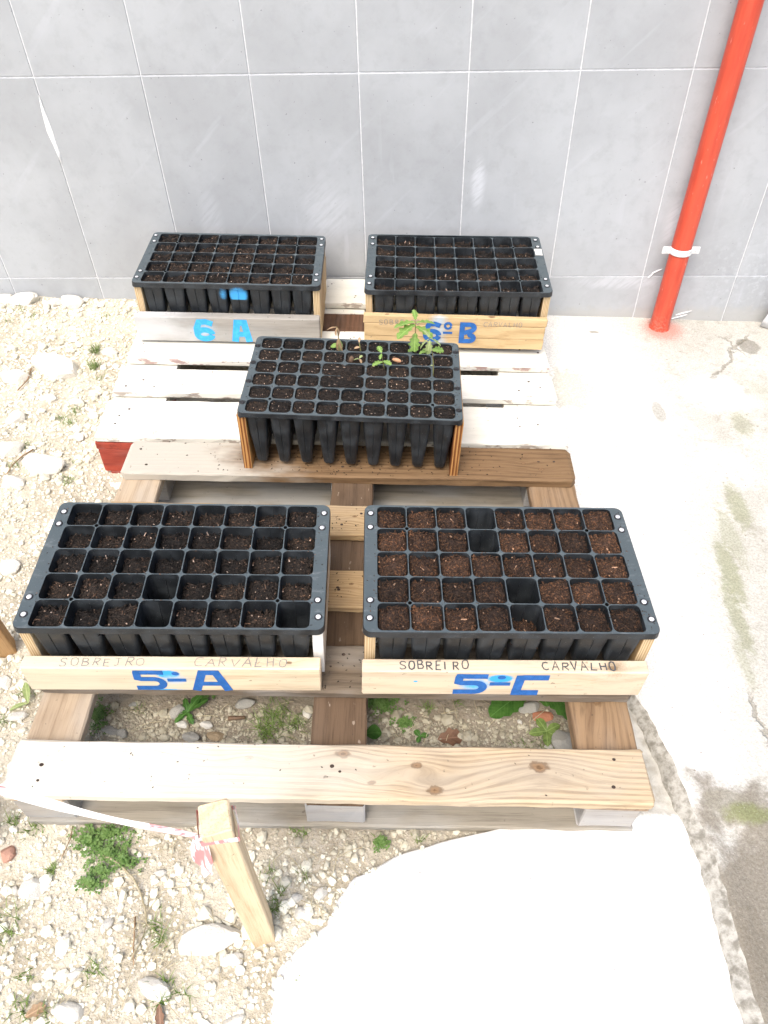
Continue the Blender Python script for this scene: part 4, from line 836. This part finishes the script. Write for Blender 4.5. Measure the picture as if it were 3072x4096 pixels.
# ------------------------------------------------------------------ stones, gravel
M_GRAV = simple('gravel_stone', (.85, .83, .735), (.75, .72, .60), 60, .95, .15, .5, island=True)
M_ROCKW = simple('pale_limestone', (.80, .77, .69), (.68, .64, .56), 28, .95, .15, .9); M_ROCKG = simple('grey_mortar_lump', (.56, .54, .48), (.42, .395, .34), 60, .95, .15, 1.0); M_ROCKT = simple('tan_stone', (.50, .38, .24), (.38, .28, .17), 60, .95, .15, .9)
M_BRICK = simple('brick_shard', (.50, .22, .13), (.38, .16, .09), 60, .95, .15, .8); M_BRICKP = simple('pale_brick_shard', (.62, .36, .27), (.50, .28, .2), 60, .95, .15, .8)
rocks = [ # u, v, w px, h px (seen), material, label
 (20, 648, 44, 36, M_ROCKW, 'white plaster lump against the wall at the left edge'), (62, 646, 62, 44, M_ROCKW, 'largest white plaster lump heaped against the tiled wall'), (166, 648, 56, 40, M_ROCKW, 'white block leaning on the wall nearest the back left planter'), (120, 660, 34, 24, M_ROCKW, 'small white lump between two larger ones at the wall'),
 (124, 786, 112, 78, M_ROCKW, 'biggest pale flat rock left of the white pallet'), (39, 809, 60, 44, M_ROCKW, 'rounded pale rock beside the biggest flat rock'), (236, 760, 42, 22, M_ROCKW, 'oval pale stone close to the white pallet corner'), (110, 856, 32, 24, M_ROCKW, 'small pale stone in front of the biggest flat rock'), (166, 866, 34, 24, M_ROCKW, 'wedge shaped pale stone left of the white pallet'), (208, 850, 27, 20, M_ROCKW, 'small stone touching the gravel by the third white board'),
 (34, 890, 38, 58, M_ROCKW, 'upright pale rock at the left edge'), (171, 940, 30, 32, M_ROCKW, 'pale stone left of the red painted block'), (25, 964, 58, 52, M_ROCKW, 'broad pale rock low on the left edge'), (98, 1000, 100, 50, M_ROCKW, 'wide sunken pale rock left of the bare pallet back corner'), (30, 1035, 54, 40, M_ROCKW, 'pale rock left edge below the broad one'), (195, 884, 22, 10, M_ROCKW, 'thin flat pebble left of the white pallet'),
 (20, 1210, 46, 60, M_ROCKW, 'pale rock left of the front left planter tray'), (12, 1465, 26, 44, M_ROCKW, 'pale stone at the foot of the brown stake'), (40, 1545, 40, 26, M_ROCKW, 'pale stone left of the pallet stringer'),
 (69, 1908, 48, 62, M_ROCKW, 'long pale rock beneath the tape at the lower left'), (30, 1916, 18, 28, M_ROCKW, 'narrow stone beside the long pale rock'), (233, 1992, 24, 48, M_ROCKW, 'upright pale stone below the clover patch'), (258, 2000, 26, 24, M_ROCKW, 'small stone beside the upright pale stone'), (335, 2130, 70, 52, M_ROCKW, 'rounded white rock at the bottom of the gravel'), (166, 2100, 32, 26, M_ROCKW, 'small pale rock at the lower left'), (17, 1835, 36, 42, M_BRICKP, 'pink brick shard at the left edge'), (143, 2026, 24, 20, M_ROCKW, 'small stone left of the upright pale stone'), (346, 1882, 24, 20, M_ROCKW, 'small stone between clover and stake'),
 (455, 2016, 122, 76, M_ROCKW, 'large flat white rock left of the tall stake'), (505, 2066, 50, 34, M_ROCKW, 'flat pale stone in front of the tall stake base'), (470, 2096, 19, 16, M_ROCKW, 'round pebble in front of the large flat rock'), (650, 1970, 32, 28, M_ROCKW, 'pale stone right of the stake base'), (692, 1925, 34, 36, M_ROCKW, 'pale stone at the edge of the white slab'), (505, 2205, 52, 30, M_ROCKW, 'pale rock cut by the bottom edge'), (150, 2180, 70, 46, M_ROCKW, 'pale rock half buried near the bottom edge'), (640, 1938, 26, 22, M_ROCKW, 'little stone behind the slab edge'),
 (387, 1534, 36, 36, M_ROCKG, 'grey mortar lump seen in the left pallet gap'), (530, 1515, 46, 32, M_ROCKG, 'angular grey chunk under the front left sign'), (413, 1592, 42, 26, M_ROCKG, 'grey lump behind the front pallet board'), (468, 1588, 44, 28, M_ROCKT, 'tan stone behind the front pallet board'), (396, 1566, 28, 20, M_ROCKW, 'pale stone in the middle of the left gap'), (445, 1564, 28, 22, M_ROCKW, 'second pale stone in the left gap'), (663, 1540, 22, 22, M_ROCKW, 'pale stone beside the middle stringer'), (240, 1575, 36, 26, M_ROCKG, 'grey stone by the left stringer'), (265, 1580, 30, 26, M_ROCKG, 'grey stone next to the left stringer stone'), (290, 1520, 22, 16, M_ROCKG, 'small grey stone at the back of the left gap'),
 (1214, 1592, 62, 62, M_ROCKG, 'light concrete chunk beside the right stringer'), (1143, 1526, 48, 28, M_ROCKG, 'grey chunk among the broad leaves'), (1173, 1545, 48, 20, M_BRICK, 'orange brick shard under the broad leaves'), (1187, 1611, 20, 16, M_ROCKW, 'small pale stone beside the concrete chunk'), (1122, 1560, 12, 10, M_ROCKW, 'tiny pale pebble in the right gap'),
 (235, 755, 0, 0, None, '')]
R2 = random.Random(77)
px_m = lambda p: (p - CAM).dot(fwd) / FPX * S                       # metres per measured pixel at p
for i, (u, v_, w, h, m, lab) in enumerate(rocks):
    if not m: continue
    p = on_g(u, v_ + h * .22); k = px_m(p); sx = w * k * 1.12; hz = max(.010, min(h * k * .75, sx * .6)); sy = max(sx * .5, h * k * .85)
    p.z = height(p.x, p.y) + hz * .16
    if p.y + sy / 2 > -.004: p.y = -.006 - sy / 2
    lump('rock', lab, 'rock', p, (sx, sy, hz), m, i + 3, (R2.uniform(-.15, .15), R2.uniform(-.15, .15), R2.uniform(-.35, .35) if sx > 1.6 * sy or p.y > -.15 else R2.uniform(0, 3)), amp=.22, sub=3, group='loose rocks on the gravel', ang=.17)

ICO = bmesh.new(); bmesh.ops.create_icosphere(ICO, subdivisions=1, radius=.5); IV = [v_.co.copy() for v_ in ICO.verts]; IF = [tuple(v_.index for v_ in f.verts) for f in ICO.faces]; ICO.free()
FPI = fp.matrix_basis.inverted(); WPI = wp.matrix_basis.inverted()
def hidden(x, y):
    a = FPI @ Vector((x, y, zg(x)));
    if abs(a.x) < .52 and -.2 < a.y < .47: return True
    b = WPI @ Vector((x, y, zg(x)))
    if abs(b.x) < .57 and -.12 < b.y: return True
    if y < -1.77 + .0 and x > left_x(y) + (.012 if R2.random() > .03 else .05): return True
    if y < -1.55 and x > 1.46: return True
    if x > edge_x(y) - .01: return True
    return False
V = []; F = []; cnt = 0
while cnt < 40000:
    gap = cnt > 34000
    x, y = (R2.uniform(.38, 1.42), R2.uniform(-1.68, -1.53)) if gap else (R2.uniform(-.55, 1.5), R2.uniform(-2.2, -.005))
    if hidden(x, y): continue
    dens = .5 + .5 * nz(x, y, 3, 5)
    if R2.random() > .45 + dens * .55: continue
    d = min(.026, .0031 * math.exp(abs(R2.gauss(0, .70)))) * (1.1 if y > -.9 else .95) * (.75 if gap else 1)
    sc = Vector((d * R2.uniform(.8, 1.3), d * R2.uniform(.8, 1.3), d * R2.uniform(.5, .9))); rt = Euler((R2.uniform(0, 6), R2.uniform(0, 6), R2.uniform(0, 6))).to_matrix(); b = len(V); z = (height(x, y) if not (y < -1.77 and x > left_x(y)) else max(height(x, y), zg(x) + .012)) + d * .18
    for q in IV:
        w_ = rt @ (q * R2.uniform(.8, 1.2)); V.append((x + w_.x * sc.x, y + w_.y * sc.y, z + w_.z * sc.z))
    F += [tuple(b + k for k in f) for f in IF]; cnt += 1
tag(obj('gravel', V, F, M_GRAV), 'pale loose gravel scattered over the ground', 'gravel', kind='stuff')

# ------------------------------------------------------------------ weeds
def tuft(u, v_, n, h, spread, mat, V, F):
    p = on_g(u, v_); p.z = height(p.x, p.y)
    for i in range(n):
        a = R2.uniform(0, 6.28); L = h * R2.uniform(.5, 1.15); q = p + Vector((R2.gauss(0, spread * .4), R2.gauss(0, spread * .4), 0)); lean = R2.uniform(.25, .95); w = R2.uniform(.0006, .0013); b = len(V)
        for k in range(5):
            t_ = k / 4; c_ = q + Vector((math.cos(a), math.sin(a), 0)) * (L * lean * t_ ** 1.5) + Vector((0, 0, L * (1 - lean * .55) * (t_ - .35 * lean * t_ * t_)))
            ww = w * (1 - t_ * .92); V += [c_ + Vector((-math.sin(a), math.cos(a), 0)) * ww, c_ - Vector((-math.sin(a), math.cos(a), 0)) * ww]
            if k: F.append((b + 2*k - 2, b + 2*k - 1, b + 2*k + 1, b + 2*k))
V = []; F = []
for u, v_, n, h, s_ in ((595, 1557, 110, .055, .032), (575, 1585, 60, .045, .03), (640, 1570, 50, .04, .03), (205, 765, 36, .045, .02), (207, 795, 30, .04, .018), (130, 905, 26, .035, .02), (150, 915, 26, .035, .02), (140, 1035, 24, .03, .018), (165, 1000, 20, .03, .018), (60, 668, 20, .04, .02), (48, 680, 14, .04, .02), (15, 1980, 22, .06, .03), (8, 2030, 20, .06, .03), (205, 2100, 22, .035, .02), (360, 2130, 18, .035, .012), (352, 2170, 16, .035, .012), (400, 2150, 12, .035, .012), (335, 2000, 16, .035, .02), (345, 2035, 26, .04, .02), (590, 1970, 24, .035, .016), (600, 1945, 26, .03, .016), (580, 1895, 20, .03, .02), (660, 1890, 14, .03, .014), (825, 1815, 34, .022, .014), (640, 1800, 18, .02, .014), (660, 1803, 14, .02, .012), (905, 1812, 20, .018, .012), (925, 1530, 26, .03, .012), (985, 1520, 16, .025, .012), (830, 1522, 34, .022, .02), (810, 1545, 24, .022, .02), (300, 1535, 16, .02, .014), (1175, 1612, 30, .02, .02), (1130, 1612, 20, .02, .02), (30, 1775, 26, .03, .018), (70, 1790, 26, .028, .02), (12, 1555, 24, .035, .02), (55, 1500, 26, .03, .018), (640, 2110, 10, .03, .01), (110, 1880, 34, .025, .010), (62, 2105, 16, .03, .02), (45, 2180, 24, .035, .02), (100, 2190, 18, .03, .02), (35, 1010, 18, .03, .02), (20, 700, 14, .03, .02), (210, 760, 40, .05, .022), (205, 800, 30, .045, .02), (160, 890, 34, .035, .026), (60, 960, 16, .03, .02), (150, 1040, 24, .028, .022), (215, 820, 20, .03, .02), (75, 690, 18, .04, .02), (230, 690, 12, .03, .016)):
    tuft(u, v_, n, h, s_, L_GRASS, V, F)
tag(obj('grass', V, F, L_GRASS, smooth=True), 'thin green grass tufts sprouting through the gravel', 'grass', kind='stuff')
# dry straw and rootlets
V = []; F = []
for u, v_ in [(R2.gauss(330, 70), R2.gauss(2040, 60)) for _ in range(34)] + [(R2.uniform(0, 560), R2.uniform(1830, 2200)) for _ in range(46)] + [(R2.uniform(0, 260), R2.uniform(680, 1060)) for _ in range(20)] + [(R2.uniform(200, 1200), R2.uniform(1515, 1600)) for _ in range(40)] + [(R2.uniform(560, 760), R2.uniform(1830, 1990)) for _ in range(26)]:
    p = on_g(u, v_)
    if hidden(p.x, p.y) and v_ > 1700: continue
    a = R2.uniform(0, 3.14); L = R2.uniform(.015, .06); b = len(V); cv = R2.uniform(-.3, .3)
    for k in range(5):
        t_ = k / 4 - .5; q = Vector((p.x + math.cos(a + cv * t_) * L * t_, p.y + math.sin(a + cv * t_) * L * t_, 0)); q.z = height(q.x, q.y) + .0065 + .003 * math.cos(t_ * 3); V += [q + Vector((-math.sin(a), math.cos(a), 0)) * .0006, q - Vector((-math.sin(a), math.cos(a), .4)) * .0006]
        if k: F.append((b + 2*k - 2, b + 2*k - 1, b + 2*k + 1, b + 2*k))
tag(obj('dry_straw', V, F, L_STRAW), 'dry straw bits lying on the gravel', 'straw', kind='stuff')
# clover patch
V = []; F = []
def clover(u, v_, ru, rv, n, size=.0042):
    for i in range(n):
        rr_ = min(1.5, abs(R2.gauss(0, .62))); a = R2.uniform(0, 6.28); p = on_g(u + math.cos(a) * rr_ * ru, v_ + math.sin(a) * rr_ * rv); h = R2.uniform(.004, .016) * (1.15 - rr_ * .5); z = height(p.x, p.y) + h; s_ = size * R2.uniform(.6, 1.2); a0 = R2.uniform(0, 6)
        for k in range(3):
            a = a0 + k * 2.094; d_ = Vector((math.cos(a), math.sin(a), R2.uniform(-.1, .35))); e_ = Vector((-math.sin(a), math.cos(a), R2.uniform(-.2, .2))); c_ = Vector((p.x, p.y, z)); b = len(V)
            V.extend([c_, c_ + d_ * s_ * .6 + e_ * s_ * .5, c_ + d_ * s_ * 1.2 + e_ * s_ * .32, c_ + d_ * s_ * 1.2 - e_ * s_ * .32, c_ + d_ * s_ * .6 - e_ * s_ * .5]); F.append((b, b+1, b+2, b+3, b+4))
for a in ((235, 1803, 62, 20, 150), (235, 1845, 46, 28, 130), (225, 1885, 34, 24, 70), (200, 1910, 22, 20, 80), (275, 1865, 30, 20, 70), (200, 1820, 40, 22, 120), (825, 1820, 18, 14, 60), (214, 1550, 20, 30, 130), (825, 1525, 36, 22, 170), (872, 1562, 22, 12, 70), (445, 1509, 16, 8, 40)):
    clover(*a)
tag(obj('clover', V, F, L_CLOVER), 'dense green clover growing before the pallet', 'clover', kind='stuff')
# broad-leaved weeds
def weed(label, u, v_, leaves, mat=L_WEED, h=.008, **k):
    p = on_g(u, v_); p.z = height(p.x, p.y) + h; e = empty('weed', p); tag(e, label, 'weed', 'leafy weeds under the pallet')
    for d_, L, W_, pit in leaves: put_leaf(e, (0, 0, 0), math.radians(d_), L, W_, mat, pit, R2.uniform(-.2, .2), **k)
    return e
DK = dict(lobes=6, depth=.18, curl=.25, fold=.15, n=24)
weed('broad toothed dark green leaf under the right sign', 1140, 1503, [(215, .10, .062, .25), (160, .05, .035, .3)], h=.02, **DK)
weed('large broad leaf with a hole beside the right stringer', 1160, 1500, [(322, .105, .066, .15), (285, .045, .03, .3)], h=.028, **DK)
weed('small rosette weed beside the concrete chunk', 1180, 1583, [(30, .03, .018, .3), (120, .032, .018, .3), (190, .034, .018, .3), (265, .03, .018, .3), (330, .024, .014, .3)], L_GRASS, **dict(lobes=0))
weed('round dark leaf at the middle stringer', 790, 1590, [(5, .030, .034, .3)], **dict(lobes=0))
weed('dandelion rosette in the left pallet gap', 408, 1546, [(60, .05, .020, .4), (40, .045, .018, .3), (110, .03, .014, .4), (230, .03, .014, .3), (300, .03, .014, .3), (180, .03, .012, .3)], **dict(lobes=3, depth=.3))
weed('small clover like weed in the right gap', 907, 1595, [(10, .016, .012, .3), (130, .016, .012, .3), (250, .014, .01, .3)], L_WEED, **dict(lobes=0))
weed('pale folded leaf left of the pallet stringer', 65, 1525, [(110, .05, .016, .5), (200, .04, .014, .2)], L_PALE, **dict(lobes=0))
def dead_leaf(label, u, v_, d_, L, W_, mat):
    p = on_g(u, v_); p.z = height(p.x, p.y) + .008; V, F = leaf(L, W_, 3, .3, .1, .35); o = obj('dead_leaf', V, F, mat, smooth=True); o.location = p; o.rotation_euler = (.1, .05, d_); tag(o, label, 'leaf', 'dead leaves on the ground')
M_DEAD = leaf_mat('dead_leaf', (.20, .11, .065), (.14, .075, .045), .1)
dead_leaf('reddish brown dead leaf behind the front pallet board', 945, 1603, .2, .05, .04, M_DEAD)
dead_leaf('small brown dead leaf at the bottom of the gravel', 348, 2172, -1.3, .034, .016, M_DEAD)
dead_leaf('curled ochre dead leaf in the bottom left corner', 58, 2200, .6, .03, .02, L_DRY)
# sticks
def stick(label, uv, rad, mat, name='dry_stalk'):
    P_ = []
    for u, v_ in uv: p = on_g(u, v_); p.z = height(p.x, p.y) + .008; P_.append(p)
    V, F = tube(P_, [rad * (1 - .5 * i / len(P_)) for i in range(len(P_))], 7); tag(obj(name, V, F, mat, smooth=True), label, 'stalk', 'dry stalks on the gravel')
stick('long arched pale dry stalk on the gravel below the clover', [(216, 1850), (240, 1857), (265, 1875), (290, 1900), (305, 1930), (316, 1965), (320, 1995), (314, 2025), (298, 2055), (285, 2080)], .0022, L_STRAW)
stick('straight brown twig beside the arched stalk', [(296, 1985), (294, 2020), (292, 2055), (293, 2090)], .0016, L_DRY)
stick('thin brown stem from the pallet corner to a grass tuft', [(160, 1790), (155, 1815), (142, 1845), (133, 1865)], .0012, L_DRY)
stick('curved brown twig left of the bare pallet', [(74, 975), (50, 990), (30, 1010), (18, 1030)], .0022, L_DRY)
stick('brown twig beside the rounded rock at left', [(70, 800), (62, 825), (40, 848)], .0028, L_DRY)
stick('brown broken twig piece in the left pallet gap', [(495, 1558), (513, 1557), (532, 1556)], .0048, M_ACORNB)
# grey sheet corner standing at the wall on the right edge
V = []; F = []; q = on_y(1662, 690, -.03)
M_SHEET = simple('grey_white_sheet', (.60, .61, .62), (.72, .72, .72), 30, .6)
for i in range(7):
    for j in range(7):
        V.append((.16 * i / 6 + .012 * nz(i, j, 2, .6) - (.025 * (1 - j / 6)), -.02 * math.sin(i * .8 + j * .4) - .02, .16 * j / 6 + .008 * nz(i, j, 5, .7)))
F = [(j*7+i, j*7+i+1, (j+1)*7+i+1, (j+1)*7+i) for i in range(6) for j in range(6)]
o = obj('crumpled_sheet', V, F, M_SHEET, smooth=True); o.location = (q.x, -.012, zg(q.x) + .018); tag(o, 'crumpled grey white sheet standing against the wall at the right edge', 'sheet')
sm = o.modifiers.new('thickness', 'SOLIDIFY'); sm.thickness = .003
# dark crumbs fallen on the pallet boards
V = []; F = []
for q in range(360):
    if q < 260: lx, ly = R2.gauss(0.02, .2), R2.uniform(.325, .436)
    elif q < 330: lx, ly = R2.uniform(-.03, .06), R2.choice((R2.uniform(-.245, -.15), R2.uniform(-.05, .035), R2.uniform(.14, .225)))
    else: lx, ly = R2.uniform(-.5, .5), R2.uniform(-.44, -.355)
    d = R2.uniform(.0006, .0018) * (.8 if q > 330 else 1); a = R2.uniform(0, 6.28); b = len(V)
    if abs(lx) > .53: continue
    V += [(lx + d * math.cos(a + k * 1.571) * (1.8 if k % 2 else .8), ly + d * math.sin(a + k * 1.571) * (1.8 if k % 2 else .8), .0012) for k in range(4)] + [(lx, ly, .0012 + d)]
    F += [(b + k, b + (k + 1) % 4, b + 4) for k in range(4)]
tag(obj('soil_crumbs', V, F, SOIL_D[0], fp), kind='stuff')
